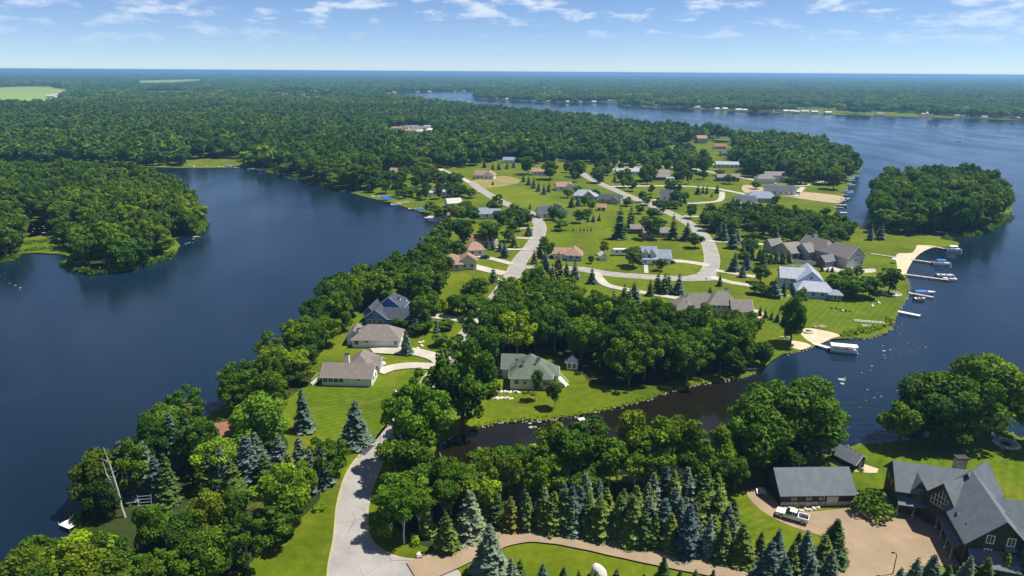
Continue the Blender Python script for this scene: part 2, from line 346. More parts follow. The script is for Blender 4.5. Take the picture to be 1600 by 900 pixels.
LAKE_L = [(-300,1100),(-60,945),(40,905),(100,845),(118,826),(150,790),(195,745),(250,715),(300,668),(345,635),(385,602),(430,575),(455,545),(490,515),(525,478),(560,450),(610,425),(655,395),(680,372),(690,352),(676,340),
 (655,331),(620,319),(600,315),(570,307),(540,299),(500,290),(470,283),(430,272),(400,264.5),(370,262),(300,262.5),(200,260),(100,258),(0,257),(-200,256),(-600,275),(-1500,400),(-2500,900),(-1500,1250)]
ISLAND = [(-400,420),(-100,415),(0,409),(25,404),(34,396),(60,395),(100,398),(104,412),(125,424),(150,427),(200,421),(250,408),(272,398),(280,385),(276,371),(300,367),(315,361),(322,348),(318,330),(300,310),(260,296),(200,288),(100,284),(0,282),(-200,284),(-500,300)]
INLET = [(26,356),(50,345),(84,347),(82,358),(58,369),(34,370)]
def ring(px, jit): return catmull(W(px), True, 3.0, 14, jit)
rings = [ring(LAKE_R, .6), ring(LAKE_L, .6), ring(ISLAND, .6), ring(INLET, .5)]
def on_land(x, y):
    c = np.zeros(np.shape(x), int)
    for r in rings: c += inside(r, x, y)
    return c % 2 == 0
BIG = 60000
vv = [Vector((-BIG, -200)), Vector((BIG, -200)), Vector((BIG, BIG)), Vector((-BIG, BIG))]; ee = [(0, 1), (1, 2), (2, 3), (3, 0)]
for r in rings:
    b = len(vv); vv += r; ee += [(b + i, b + (i + 1) % len(r)) for i in range(len(r))]
cv, ce, cf, *_ = delaunay_2d_cdt(vv, ee, [], 0, 1e-4)
cent = np.array([[sum(cv[i].x for i in f) / 3, sum(cv[i].y for i in f) / 3] for f in cf])
land = on_land(cent[:, 0], cent[:, 1])
lf = [tuple(f) for f, k in zip(cf, land) if k]
cnt = {}
for f in lf:
    for a, b in zip(f, f[1:] + f[:1]): cnt[(a, b)] = 1
V3 = [(p.x, p.y, 0.0) for p in cv]; low = {}
def lowv(i):
    if i not in low: low[i] = len(V3); V3.append((cv[i].x, cv[i].y, -1.3))
    return low[i]
skirt = [(b, a, lowv(a), lowv(b)) for (a, b) in list(cnt) if (b, a) not in cnt]
me = bpy.data.meshes.new('ground'); me.from_pydata(V3, [], lf + skirt); me.materials.append(MAT['grass'])
tag(link('ground', me), kind='structure')
WATER_Z = -.38
def water(name, r, mat, z=WATER_Z):
    tri = tessellate_polygon([[Vector((q.x, q.y, 0)) for q in r]])
    me = bpy.data.meshes.new(name); me.from_pydata([(q.x, q.y, z) for q in r], [], [tuple(t) for t in tri]); me.materials.append(MAT[mat])
    bm = bmesh.new(); bm.from_mesh(me)
    for f in bm.faces:
        if f.normal.z < 0: f.normal_flip()
    bm.to_mesh(me); bm.free()
    tag(link(name, me), kind='structure')
water('large_lake', rings[0], 'water'); water('inner_lake', rings[1], 'water'); water('marsh_pool', rings[3], 'pond_water')

# ---------------------------------------------------------------- roads, drives, paved and mown areas
sheet('road', [(514,903),(516,880),(524,840),(529,790),(540,750),(556,722),(580,697),(608,664),(640,640),(655,652),(626,678),(602,708),(588,738),(576,775),(572,806),(574,838),(590,858),(620,872),(660,878),(700,886),(720,903),(700,930),(514,935)], .05, 'road')
sheet('road_shoulder', [(510,905),(512,880),(520,840),(525,790),(536,749),(552,720),(577,695),(606,661),(640,636),(659,652),(630,681),(606,710),(592,739),(580,775),(576,806),(578,836),(593,855),(622,869),(662,875),(703,884),(724,903),(704,934),(510,940)], .03, 'shoulder')
RD = dict(edge='shoulder')
ribbon('street', [(628,668),(645,640),(668,608),(700,565),(735,520),(765,480),(785,455),(800,432),(812,408),(828,388),(842,366),(842,348),(828,333),(800,322),(772,309),(748,294),(735,284)], (6.3, 6.0), .07, 'road', **RD)
ribbon('cross_street', [(800,424),(830,420),(870,420),(910,421),(950,428),(1000,432),(1050,435),(1085,435),(1104,428),(1112,412),(1111,395),(1104,376),(1090,360),(1068,344),(1040,330),(1010,318),(975,303),(945,290),(920,278),(905,268)], (6.2, 6.0), .095, 'road', **RD)
sheet('road_junction', [(788,446),(797,432),(808,412),(820,415),(850,417),(850,424),(815,428),(808,440),(800,452)], .12, 'road')
sheet('street_corner', [(1075,431),(1100,426),(1108,412),(1116,412),(1118,428),(1125,436),(1105,439),(1075,438)], .125, 'road')
i = 0
for nm, pts, wd, mt in [
    ('driveway', [(1110,433),(1140,441),(1175,447),(1205,454),(1228,464)], 4, 'concrete'),
    ('driveway', [(930,425),(937,436),(950,446),(985,454),(1030,461),(1075,469)], 4, 'concrete'),
    ('garden_path', [(1009,414),(1010,427)], 1.8, 'concrete'),
    ('driveway', [(1044,408),(1070,409),(1108,415)], 5, 'concrete'),
    ('driveway', [(1108,377),(1150,379),(1200,383),(1225,388)], 3.6, 'concrete'),
    ('driveway', [(1118,423),(1150,428),(1180,433)], 3.6, 'concrete'),
    ('driveway', [(1068,338),(1100,339),(1125,339)], 3.5, 'concrete'),
    ('lane', [(952,292),(1000,291),(1060,291),(1110,294),(1140,299),(1165,304)], 5, 'concrete'),
    ('lane', [(935,267),(980,264),(1030,261),(1075,263),(1110,269),(1150,276),(1185,283)], 5, 'concrete'),
    ('lane', [(1128,300),(1125,313),(1100,317),(1075,318),(1040,317),(1012,317)], 4, 'concrete'),
    ('lane', [(1085,256),(1100,254),(1120,258)], 4, 'concrete'),
    ('driveway', [(800,413),(770,405),(742,399)], 4, 'concrete'),
    ('driveway', [(790,428),(765,423),(738,416)], 6, 'concrete'),
    ('driveway', [(822,390),(795,390),(775,386)], 3, 'concrete'),
    ('driveway', [(835,374),(808,372),(795,371)], 3, 'concrete'),
    ('driveway', [(838,357),(820,357),(810,358)], 2.6, 'concrete'),
    ('driveway', [(833,338),(850,337),(868,337)], 4, 'concrete'),
    ('driveway', [(648,491),(690,496),(725,501),(752,503)], 4.5, 'concrete'),
    ('driveway', [(606,548),(640,549),(675,557),(690,566)], 5, 'concrete'),
    ('driveway', [(592,583),(610,576),(640,572),(672,573),(692,575)], 4.2, 'concrete'),
    ('driveway', [(960,312),(985,309)], 5, 'concrete'), ('driveway', [(1037,312),(1000,314)], 4, 'concrete'),
    ('gravel_drive', [(645,897),(690,880),(730,862),(780,842),(820,834),(860,836),(910,845),(980,861),(1060,878),(1130,892),(1200,906)], (6, 4.3), 'gravel'),
    ('lane', [(735,286),(715,276),(695,268),(688,264)], 5, 'concrete'),
    ('lane', [(700,302),(735,301),(750,300)], 3, 'concrete'),
    ('lane', [(1215,290),(1250,291),(1270,288),(1290,282)], 4, 'concrete'), ('lane', [(1255,293),(1245,303),(1240,307)], 4, 'concrete'),
    ('garden_path', [(1360,397),(1402,403)], 1.2, 'concrete'), ('lane', [(905,270),(893,262),(880,258)], 5, 'concrete'),
]:
    i += 1; ribbon(nm, pts, wd, .15 + i * .006, mt)
sheet('parking_apron', [(578,546),(640,541),(646,549),(640,556),(584,553)], .36, 'concrete', False)
sheet('blacktop_drive', [(540,694),(586,696),(570,712),(540,702)], .10, 'asphalt', False)
sheet('blacktop_drive', [(1240,404),(1290,408),(1290,416),(1240,411)], .10, 'asphalt', False)
sheet('gravel_court', [(1166,768),(1188,764),(1202,770),(1214,785),(1224,795),(1262,800),(1330,794),(1352,797),(1378,792),(1381,762),(1394,757),(1404,790),(1412,800),(1467,810),(1492,830),(1512,858),(1526,880),(1566,892),(1556,902),(1520,893),(1475,884),(1425,893),(1385,905),(1380,930),(1300,935),(1305,905),(1316,876),(1312,852),(1285,838),(1240,824),(1205,808),(1180,790)], .06, 'gravel')
sheet('terrace', [(1296,716),(1310,713),(1330,720),(1355,727),(1373,733),(1370,739),(1346,738),(1318,733)], .06, 'sand')
sheet('beach', [(1435,383),(1464,385),(1452,388.5),(1438,396),(1426,408),(1419,420),(1414,430),(1405,429),(1401,412),(1402,397),(1424,395),(1431,388)], .04, 'sand')
sheet('small_beach', [(1250,516),(1264,513),(1290,517),(1313,524),(1300,528.5),(1277,538),(1258,529)], .04, 'sand')
sheet('boat_ramp', [(1234,533),(1250,534),(1268,540),(1250,547),(1238,543)], .045, 'sand')
sheet('dry_field', [(736,284),(760,278),(792,275),(814,283),(792,290),(744,294)], .04, 'dry_field')
sheet('dry_field', [(962,252),(990,250),(1014,260),(1000,265),(962,266)], .04, 'dry_field')
sheet('sandy_lot', [(1163,289),(1200,294),(1260,300),(1316,307),(1310,317),(1270,313),(1215,305),(1165,301)], .04, 'bare_soil')
sheet('meadow', [(745,295),(800,291),(850,305),(885,322),(870,334),(840,330),(805,319),(775,306)], .03, 'meadow')
sheet('mown_lawn', [(1340,697),(1375,694),(1450,688),(1530,668),(1590,688),(1700,745),(1700,800),(1590,780),(1420,728),(1380,750),(1345,735),(1372,730),(1335,716)], .03, 'lawn_diag')
sheet('mown_lawn', [(598,605),(640,578),(672,578),(655,620),(640,640),(610,665),(590,690),(545,690),(490,665),(470,620),(510,608)], .03, 'lawn_mow')
sheet('mown_lawn', [(850,345),(900,343),(960,352),(1000,372),(1080,360),(1102,385),(1104,405),(1080,418),(950,420),(850,412),(850,385)], .03, 'lawn_vert')
sheet('mown_lawn', [(1180,470),(1230,470),(1320,465),(1390,470),(1405,480),(1390,505),(1330,515),(1265,508),(1230,525),(1200,510)], .03, 'lawn_diag')
sheet('mown_lawn', [(1090,775),(1150,755),(1190,752),(1165,765),(1180,795),(1215,818),(1200,830),(1150,820)], .03, 'lawn_mow')
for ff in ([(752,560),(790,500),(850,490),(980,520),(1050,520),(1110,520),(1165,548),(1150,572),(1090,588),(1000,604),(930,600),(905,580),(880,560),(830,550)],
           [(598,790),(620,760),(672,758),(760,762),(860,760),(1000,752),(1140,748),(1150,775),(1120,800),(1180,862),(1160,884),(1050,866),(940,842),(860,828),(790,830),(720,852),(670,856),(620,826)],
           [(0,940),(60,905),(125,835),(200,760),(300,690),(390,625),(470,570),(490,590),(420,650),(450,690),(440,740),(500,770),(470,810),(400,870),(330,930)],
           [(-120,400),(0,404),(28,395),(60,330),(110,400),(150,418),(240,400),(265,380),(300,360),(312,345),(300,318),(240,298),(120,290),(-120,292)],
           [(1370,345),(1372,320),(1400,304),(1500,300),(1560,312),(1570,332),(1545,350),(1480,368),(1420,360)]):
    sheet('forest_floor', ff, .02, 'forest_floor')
sheet('patio', [(1150,486),(1178,483),(1192,488),(1196,497),(1178,502),(1150,500)], .05, 'paver')
sheet('patio', [(762,575),(786,574),(786,586),(764,586)], .05, 'paver')
sheet('patio', [(1283,418),(1300,410),(1322,412),(1345,420),(1366,420),(1362,426),(1300,424)], .05, 'concrete')
for fl in ([(-60,140),(20,136),(75,136.5),(115,141),(90,148),(85,156),(60,162),(10,158),(-60,160)], [(205,128),(215,126),(318,123.5),(300,126),(260,129)], [(220,143),(290,142.5),(300,145),(230,146)]):
    sheet('farm_field', fl, .2, 'farm_field')
FIELDS = [W(f) for f in ([(-60,140),(20,136),(75,136.5),(115,141),(105,150),(95,162),(70,169),(10,166),(-60,168)], [(205,134),(215,126),(318,123.5),(320,131),(260,135)], [(220,151),(222,143),(290,142),(302,150)])]

# ---------------------------------------------------------------- trees: prototypes
nrng = np.random.default_rng(5)
def unit(v): return v / np.maximum(np.linalg.norm(v, axis=-1, keepdims=True), 1e-6)
def cards_mesh(name, P, Nn, size, mat, v=None, aspect=.75):
    n = len(P); rr = nrng
    t = unit(np.cross(Nn, rr.normal(size=(n, 3)))); b = np.cross(Nn, t)
    s = np.asarray(size).reshape(-1, 1) * np.ones((n, 1)); a = s * aspect
    bend = Nn * s * .25
    c = np.stack([P - t * s - bend, P - b * a * rr.uniform(.6, 1.2, (n, 1)), P + t * s - bend, P + b * a * rr.uniform(.6, 1.2, (n, 1))], 1).reshape(-1, 3)
    me = bpy.data.meshes.new(name); me.vertices.add(4 * n); me.vertices.foreach_set('co', c.astype(np.float32).ravel())
    me.loops.add(4 * n); me.loops.foreach_set('vertex_index', np.arange(4 * n, dtype=np.int32))
    me.polygons.add(n); me.polygons.foreach_set('loop_start', np.arange(0, 4 * n, 4, dtype=np.int32))
    me.update(calc_edges=True)
    at = me.attributes.new('v', 'FLOAT', 'FACE'); at.data.foreach_set('value', (rr.random(n) if v is None else v).astype(np.float32))
    me.materials.append(MAT[mat]); return me
def broad(seed, ncards, card, rc=(4.3, 4.3, 5.5), zc=8.9, nl=22, lr=(1.5, 2.7), name='crown'):
    rr = np.random.default_rng(seed)
    d = unit(rr.normal(size=(nl, 3))); rad = rr.uniform(.35, 1, (nl, 1)) ** .6
    C = d * rad * np.array(rc); lrad = rr.uniform(*lr, nl) * (1.05 - .3 * np.clip(C[:, 2] / rc[2], 0, 1))
    C[0] = 0; lrad[0] = lr[1] * 1.25
    k = rr.choice(nl, ncards, p=lrad ** 2 / (lrad ** 2).sum())
    dirs = rr.normal(size=(ncards, 3)); dirs[:, 2] += .35; dirs = unit(dirs)
    P = C[k] + dirs * (lrad[k] * rr.uniform(.72, 1.08, ncards) )[:, None]
    dist = np.linalg.norm(P[:, None, :] - C[None], axis=2) / lrad[None]
    deep = (dist < .68).any(1); keep = ~deep | (rr.random(ncards) < .12)
    P = P[keep]; dn = dirs[keep]; kk = k[keep]
    P[:, 2] += zc
    Nn = unit(dn + rr.normal(size=P.shape) * .55)
    lobe = rr.random(nl)[kk]
    v = np.clip(.5 * lobe + .5 * rr.random(len(P)), 0, 1)
    return cards_mesh(name, P, Nn, card * rr.uniform(.65, 1.3, len(P)), 'leaf', v), C + np.array([0, 0, zc])
def trunk_mesh(C, rr, base=.34, mat='bark', split=5.0, n=7):
    m = MB(); top = Vector((rr.uniform(-.4, .4), rr.uniform(-.4, .4), split + 4))
    m.tube([(0, 0, -.3), (rr.uniform(-.15, .15), rr.uniform(-.15, .15), split * .5), (top.x * .5, top.y * .5, split), top], [base, base * .8, base * .6, base * .25], 7)
    for i in range(1, min(n, len(C))):
        q = Vector(C[i]); s = Vector((top.x * .4, top.y * .4, split * rr.uniform(.7, 1.2)))
        m.tube([s, (s + q) / 2 + Vector((0, 0, -.4)), q], [base * .42, base * .26, base * .08], 5)
    return m.mesh(mat)
PROTO = {}
def mk(kind, seeds, **k):
    PROTO[kind] = []
    for s in seeds:
        cm_, C = broad(s, **{a: b for a, b in k.items() if a not in ('mat', 'base', 'split')})
        PROTO[kind].append((cm_, trunk_mesh(C, random.Random(s), k.get('base', .34), k.get('mat', 'bark'), k.get('split', 5.0))))
mk('hi', range(10, 17), ncards=8200, card=.34, nl=30, lr=(1.2, 2.3))
mk('mid', range(30, 36), ncards=3200, card=.55, nl=26, lr=(1.3, 2.4))
mk('low', range(50, 55), ncards=620, card=1.15, nl=16)
mk('loose', range(40, 45), ncards=5200, card=.33, rc=(4.7, 4.7, 5.9), zc=9.2, nl=40, lr=(.75, 1.55), mat='grey_bark', base=.3)
mk('midloose', range(46, 50), ncards=2100, card=.52, rc=(4.6, 4.6, 5.9), zc=9.2, nl=34, lr=(.85, 1.6), mat='grey_bark', base=.3)
mk('birch', range(60, 65), ncards=2900, card=.30, rc=(2.6, 2.6, 4.6), zc=9.4, nl=16, lr=(.9, 1.6), mat='birch_bark', base=.2, split=5)
mk('willow', range(70, 73), ncards=7000, card=.36, rc=(4.6, 4.6, 6.2), zc=8.7, nl=46, lr=(1.0, 1.7), base=.4)
mk('shrub', range(80, 83), ncards=900, card=.5, rc=(3.6, 3.6, 3.0), zc=3.2, nl=12, lr=(1.3, 2.2), base=.2, split=1.5)
def spruce(seed, mat, H=12.0, Rb=3.0, tiers=19, droop=.36, twigs=3000):
    rr = np.random.default_rng(seed); V = []; F = []; vals = []; TP = []; TN = []
    for ti in range(tiers):
        t = (ti + rr.uniform(-.3, .3)) / tiers; t = min(max(t, 0), .985); z = .5 + (H - .5) * t
        r0 = Rb * (1 - t) ** .82 * rr.uniform(.82, 1.12) + .12; nb = int(6 + 8 * (1 - t)); a0 = rr.uniform(0, 6.28)
        for k in range(nb):
            az = a0 + 6.283 * (k + rr.uniform(-.25, .25)) / nb; r = r0 * rr.uniform(.68, 1.2); d = np.array([math.cos(az), math.sin(az), 0]); sd_ = np.array([-d[1], d[0], 0])
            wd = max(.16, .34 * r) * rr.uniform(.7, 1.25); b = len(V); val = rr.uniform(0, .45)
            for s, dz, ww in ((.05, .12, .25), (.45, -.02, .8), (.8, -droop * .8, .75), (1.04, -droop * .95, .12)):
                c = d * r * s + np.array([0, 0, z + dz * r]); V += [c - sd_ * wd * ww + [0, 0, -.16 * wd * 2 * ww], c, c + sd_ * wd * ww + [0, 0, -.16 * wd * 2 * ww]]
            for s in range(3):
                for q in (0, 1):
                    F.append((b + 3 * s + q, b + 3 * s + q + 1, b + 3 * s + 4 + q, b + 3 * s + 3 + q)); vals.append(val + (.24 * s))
            for q in range(max(1, twigs // (tiers * 11))):
                s = rr.uniform(.35, 1.05); TP.append(d * r * s + sd_ * wd * rr.uniform(-.9, .9) + np.array([0, 0, z - droop * .75 * r * s + rr.uniform(-.02, .16)])); TN.append(d * .5 + np.array([0, 0, .9]) + rr.normal(size=3) * .5)
    tm = cards_mesh('t', np.array(TP), unit(np.array(TN)), rr.uniform(.12, .26, len(TP)), mat, np.clip(rr.random(len(TP)) * .7 + .3, 0, 1), .5)
    me = bpy.data.meshes.new('crown'); me.from_pydata([tuple(p) for p in V], [], F); me.materials.append(MAT[mat])
    at = me.attributes.new('v', 'FLOAT', 'FACE'); at.data.foreach_set('value', np.clip(np.array(vals), 0, 1).astype(np.float32))
    bm = bmesh.new(); bm.from_mesh(me); bm.from_mesh(tm); bm.to_mesh(me); bm.free(); bpy.data.meshes.remove(tm)
    tr = MB().tube([(0, 0, -.3), (0, 0, H * .5), (0, 0, H - .4)], [.24, .14, .03], 6).mesh('bark')
    return me, tr
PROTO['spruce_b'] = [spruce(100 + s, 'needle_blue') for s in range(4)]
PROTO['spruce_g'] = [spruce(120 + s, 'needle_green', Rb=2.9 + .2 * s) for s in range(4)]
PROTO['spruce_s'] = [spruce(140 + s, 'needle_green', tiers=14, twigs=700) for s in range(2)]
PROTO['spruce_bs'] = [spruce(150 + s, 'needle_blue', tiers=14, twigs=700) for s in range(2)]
NOM = dict(loose=(16.3, 5.5), midloose=(16.3, 5.5), hi=(16, 5.7), mid=(16, 5.7), low=(16, 5.7), birch=(15.4, 3.6), willow=(15.8, 5.6), shrub=(7, 4.8), spruce_b=(12, 2.9), spruce_g=(12, 3.0), spruce_s=(12, 2.9), spruce_bs=(12, 2.9))

# ---------------------------------------------------------------- tree placements
BR = (1.55, 1.4, .9); DK = (.62, .7, .8); OL = (1.25, 1.0, .75); YG = (1.9, 1.6, .8); PL = (1.7, 1.6, 1.5); MX = ((1, 1, 1), (1.2, 1.1, .8), (.75, .88, .9), (1.45, 1.25, .8), (.55, .7, .8), (1.0, .92, .75))
DEC, CON = [], []      # dicts of leafy trees and of conifers
ORD = ['first', 'second', 'third', 'fourth', 'fifth', 'sixth', 'seventh', 'eighth', 'ninth', 'tenth', 'eleventh', 'twelfth', 'thirteenth', 'fourteenth', 'fifteenth', 'sixteenth', 'seventeenth', 'eighteenth', 'nineteenth', 'twentieth', 'twenty-first', 'twenty-second', 'twenty-third', 'twenty-fourth', 'twenty-fifth']
def leafy(px, py, h, r, label, group=None, tint=(1, 1, 1), kind=None, base=False):
    p = G(px, py, 0 if base else .58 * h)
    DEC.append(dict(x=p.x, y=p.y, h=h, r=r, label=label, group=group, tint=tint, kind=kind, px=px))
CS = .84
def conif(px, py, h, blue, label, group, r=None, tint=(1, 1, 1)):
    p = G(px, py)
    CON.append(dict(x=p.x, y=p.y, h=h * CS * rnd.uniform(.92, 1.08), r=(r or h * rnd.uniform(.25, .345)) * CS, blue=blue, label=label, group=group, px=px, tint=tint))
_BA = []
def clear(x, y):
    if len(_BA) == 0 or _BA[0] != len(BLOCK): _BA[:] = [len(BLOCK), np.array(BLOCK)]
    A_ = _BA[1]; return bool(((x - A_[:, 0]) ** 2 + (y - A_[:, 1]) ** 2 > A_[:, 2] ** 2).all())
def wood(poly, spacing, hr, rr_, label, group, tints=((1, 1, 1),), kind=None, pz=.58, world=False, seed=1, keep=1.0, checkland=True):
    """fill an outline (photo positions of crown centres) with trees"""
    q = random.Random(seed); hm = sum(hr) / 2
    P = poly if world else [G(x, y, pz * hm).xy for x, y in poly]
    xs = [p[0] for p in P]; ys = [p[1] for p in P]; pts = []; n = 0
    s = spacing
    for i in range(int((max(xs) - min(xs)) / s) + 2):
        for j in range(int((max(ys) - min(ys)) / (s * .87)) + 2):
            pts.append((min(xs) + (i + (j % 2) * .5) * s + q.uniform(-.33, .33) * s, min(ys) + j * s * .87 + q.uniform(-.33, .33) * s))
    if not pts: return
    a = np.array(pts); ok = inside(P, a[:, 0], a[:, 1])
    if checkland: ok &= on_land(a[:, 0], a[:, 1])
    for x, y in a[ok]:
        if q.random() > keep or not clear(x, y): continue
        h = q.uniform(*hr); ti = q.choice(tints); tone = 'dark-green' if sum(ti) < 2.6 else ('olive' if ti is OL else ('bright' if sum(ti) > 3.1 else 'mid-green'))  # tone word names the crown's own leaf tint
        tall = ('tall ' if h > hr[0] * .35 + hr[1] * .65 else ('low ' if h < hr[0] * .65 + hr[1] * .35 else ''))
        DEC.append(dict(x=x, y=y, h=h, r=q.uniform(*rr_), label=tall + tone + ' ' + label, group=group + ', ' + tall + tone, tint=ti, kind=kind, px=800 + FPX * x / max(y, 1)))
        n += 1
    return n


# ---------------------------------------------------------------- buildings
MC = {}
def cached(key, fn):
    if key not in MC: MC[key] = fn()
    return MC[key]
def roof_geo(x, y, wd, dp, h, rise, axis, ia, ib, o, th=.2, up=.24):
    if axis == 'y': a, c0, ln, half = y, x, dp, wd / 2
    else: a, c0, ln, half = x, y, wd, dp / 2
    c = c0 + half; sl = rise / half; ze = h - o * sl
    T = [(a - o, c - half - o, ze), (a + ln + o, c - half - o, ze), (a + ln + o, c + half + o, ze), (a - o, c + half + o, ze),
         (a - o + (ia + o if ia else 0), c, h + rise), (a + ln + o - (ib + o if ib else 0), c, h + rise)]
    F = [(0, 1, 5, 4), (2, 3, 4, 5)]; edges = [(0, 1), (2, 3)]
    if ia: F.append((3, 0, 4)); edges.append((3, 0))
    else: edges += [(3, 4), (4, 0)]
    if ib: F.append((1, 2, 5)); edges.append((1, 2))
    else: edges += [(1, 5), (5, 2)]
    sw = (lambda p: (p[1], p[0], p[2])) if axis == 'y' else (lambda p: p)
    top = [sw((p[0], p[1], p[2] + up)) for p in T]; bot = [sw((p[0], p[1], p[2] + up - th)) for p in T]
    V = top + bot; FF = F + [tuple(i + 6 for i in f[::-1]) for f in F] + [(p, q, q + 6, p + 6) for p, q in edges]
    return V, FF, [(Vector(V[p]), Vector(V[q])) for p, q in edges]
def wall_geo(x, y, wd, dp, h, rise, axis, ia, ib):
    m = MB(); x1, y1 = x + wd, y + dp
    B = [(x, y), (x1, y), (x1, y1), (x, y1)]
    V = [(a, b, -.25) for a, b in B] + [(a, b, h) for a, b in B]; F = [(0, 1, 5, 4), (1, 2, 6, 5), (2, 3, 7, 6), (3, 0, 4, 7), (4, 5, 6, 7)]
    if axis == 'x':
        if not ia: V.append((x, y + dp / 2, h + rise)); F.append((7, 4, len(V) - 1))
        if not ib: V.append((x1, y + dp / 2, h + rise)); F.append((5, 6, len(V) - 1))
    else:
        if not ia: V.append((x + wd / 2, y, h + rise)); F.append((4, 5, len(V) - 1))
        if not ib: V.append((x + wd / 2, y1, h + rise)); F.append((6, 7, len(V) - 1))
    m.v = V; m.f = F; return m
def panel(kind, wd, ht, frame, parent, loc, rz):
    """window, door or garage door; canonical face looks along -y"""
    if kind in ('window', 'arched_window'):
        def fr():
            m = MB(); t = .11
            for b in ((-wd / 2 - t, 0, wd / 2 + t, t + .0), (-wd / 2 - t, ht + t, wd / 2 + t, t)): m.box(b[0], -.09, b[1] - (0 if b[1] else 0) - (t if b[1] == 0 else 0), b[2], .05, b[1] + (0 if b[1] == 0 else t))
            m.box(-wd / 2 - t, -.08, .002, -wd / 2, .05, ht - .002 + t); m.box(wd / 2, -.08, .002, wd / 2 + t, .05, ht - .002 + t); m.box(-.03, -.075, 0, .03, .05, ht + t - .01)
            return m.mesh(frame)
        o = link('window', cached((kind, wd, ht, frame), fr), parent, loc, rz)
        link('pane', cached(('pane', wd, ht), lambda: MB().box(-wd / 2, -.05, 0, wd / 2, .04, ht + .1).mesh('glass')), o)
    elif kind == 'garage_door':
        def gd():
            m = MB(); n = 4
            for k in range(n): m.box(-wd / 2, -.05, k * ht / n + .02, wd / 2, .05, (k + 1) * ht / n - .02)
            return m.mesh(frame)
        link('garage_door', cached((kind, wd, ht, frame), gd), parent, loc, rz)
    else:
        o = link('door', cached((kind, wd, ht, frame), lambda: MB().box(-wd / 2, -.06, 0, wd / 2, .05, ht).mesh(frame)), parent, loc, rz)
        link('handle', cached('handle', lambda: MB().box(-.05, -.05, -.05, .05, .05, .05).mesh('aluminium')), o, (wd * .38, -.1, 1))
def house(label, px, py, ang, wings, wm, rm, trim='trim_white', name='house', cat='house', group=None, wins=(), chim=(), o=.45, frame='trim_white', world=None, glass=True):
    p = world or G(px, py); root = tag(empty(name, (p[0], p[1], 0), R(ang)), label, cat, group)
    cw = sum(a[0] + a[2] / 2 for a in wings) / len(wings); ch = sum(a[1] + a[3] / 2 for a in wings) / len(wings)
    for wi, a in enumerate(wings):
        x, y, wd, dp, h, rise, axis, ia, ib = a[:9]; h += wi * .017; x += wi * .011; y -= wi * .009
        W_ = a[9] if len(a) > 9 and a[9] else wm; R_ = a[10] if len(a) > 10 and a[10] else rm
        wall_geo(x, y, wd, dp, h, rise, axis, ia, ib).build('wall', W_, root)
        V, F, E_ = roof_geo(x, y, wd, dp, h, rise, axis, ia, ib, o); m = MB(); m.v = V; m.f = F; ro = m.build('roof', R_, root)
        if trim:
            t = MB()
            for q0, q1 in E_: t.beam(q0 + Vector((0, 0, -.13)), q1 + Vector((0, 0, -.13)), .13, .13)
            t.build('fascia', trim, ro)
        c, s = math.cos(R(ang)), math.sin(R(ang)); lx, ly = x + wd / 2, y + dp / 2
        for fx in (-.25, .25):
            for fy in (-.25, .25):
                ax, ay = lx + fx * wd, ly + fy * dp; BLOCK.append((p[0] + ax * c - ay * s, p[1] + ax * s + ay * c, max(wd, dp) * .36 + 2.5))
    if wins and math.hypot(p[0], p[1]) < 340:
        x, y, wd, dp, h, rise, axis = wings[0][:7]
        for k in range(3):
            t = .3 + .2 * k; vx, vy = (x + wd * t, y + dp * .62) if axis == 'x' else (x + wd * .62, y + dp * t)
            link('roof_vent', cached('vent', lambda: MB().box(-.16, -.16, -.5, .16, .16, .22).mesh('dark_trim')), root, (vx, vy, h + rise * .74 + .3))
    for (wi, kind, side, u, z, ww, hh) in wins:
        a = wings[wi]; x, y, wd, dp = a[:4]; x += wi * .011; y -= wi * .009
        ox, oy, dx, dy, rz = {'f': (x, y, 1, 0, 0), 'r': (x + wd, y, 0, 1, 90), 'b': (x + wd, y + dp, -1, 0, 180), 'l': (x, y + dp, 0, -1, 270)}[side]
        panel(kind, ww, hh, frame if kind == 'window' else ('trim_white' if frame == 'trim_white' else frame), root, (ox + dx * u, oy + dy * u, z), R(rz))
    for (x, y, z0, z1, s, mt) in chim:
        cobj = MB().box(x - s, y - s, z0, x + s, y + s, z1).build('chimney', mt, root); MB().box(x - s - .12, y - s - .12, z1, x + s + .12, y + s + .12, z1 + .18).build('chimney_cap', 'dark_trim', cobj)
    return root
def row(wi, side, n, L0, L1, z, ww, hh, kind='window'):
    return [(wi, kind, side, L0 + (L1 - L0) * (i + .5) / n, z, ww, hh) for i in range(n)]
def simple(label, px, py, ang, wd, dp, h, rise, wm, rm, hip=0, group=None, extra=(), trim='trim_white', name='house', cat='house', wins=None, axis='x', chim=()):
    wings = [(0, 0, wd, dp, h, rise, axis, hip, hip)] + list(extra)
    if wins is None:
        wins = row(0, 'f', max(1, int(wd / 4)), .6, wd - .6, 1.0, 1.1, 1.2) + row(0, 'l', 2, .6, dp - .6, 1.0, 1, 1.2) + row(0, 'r', 2, .6, dp - .6, 1.0, 1, 1.2)
    return house(label, px, py, ang, wings, wm, rm, trim, name, cat, group, wins, chim)

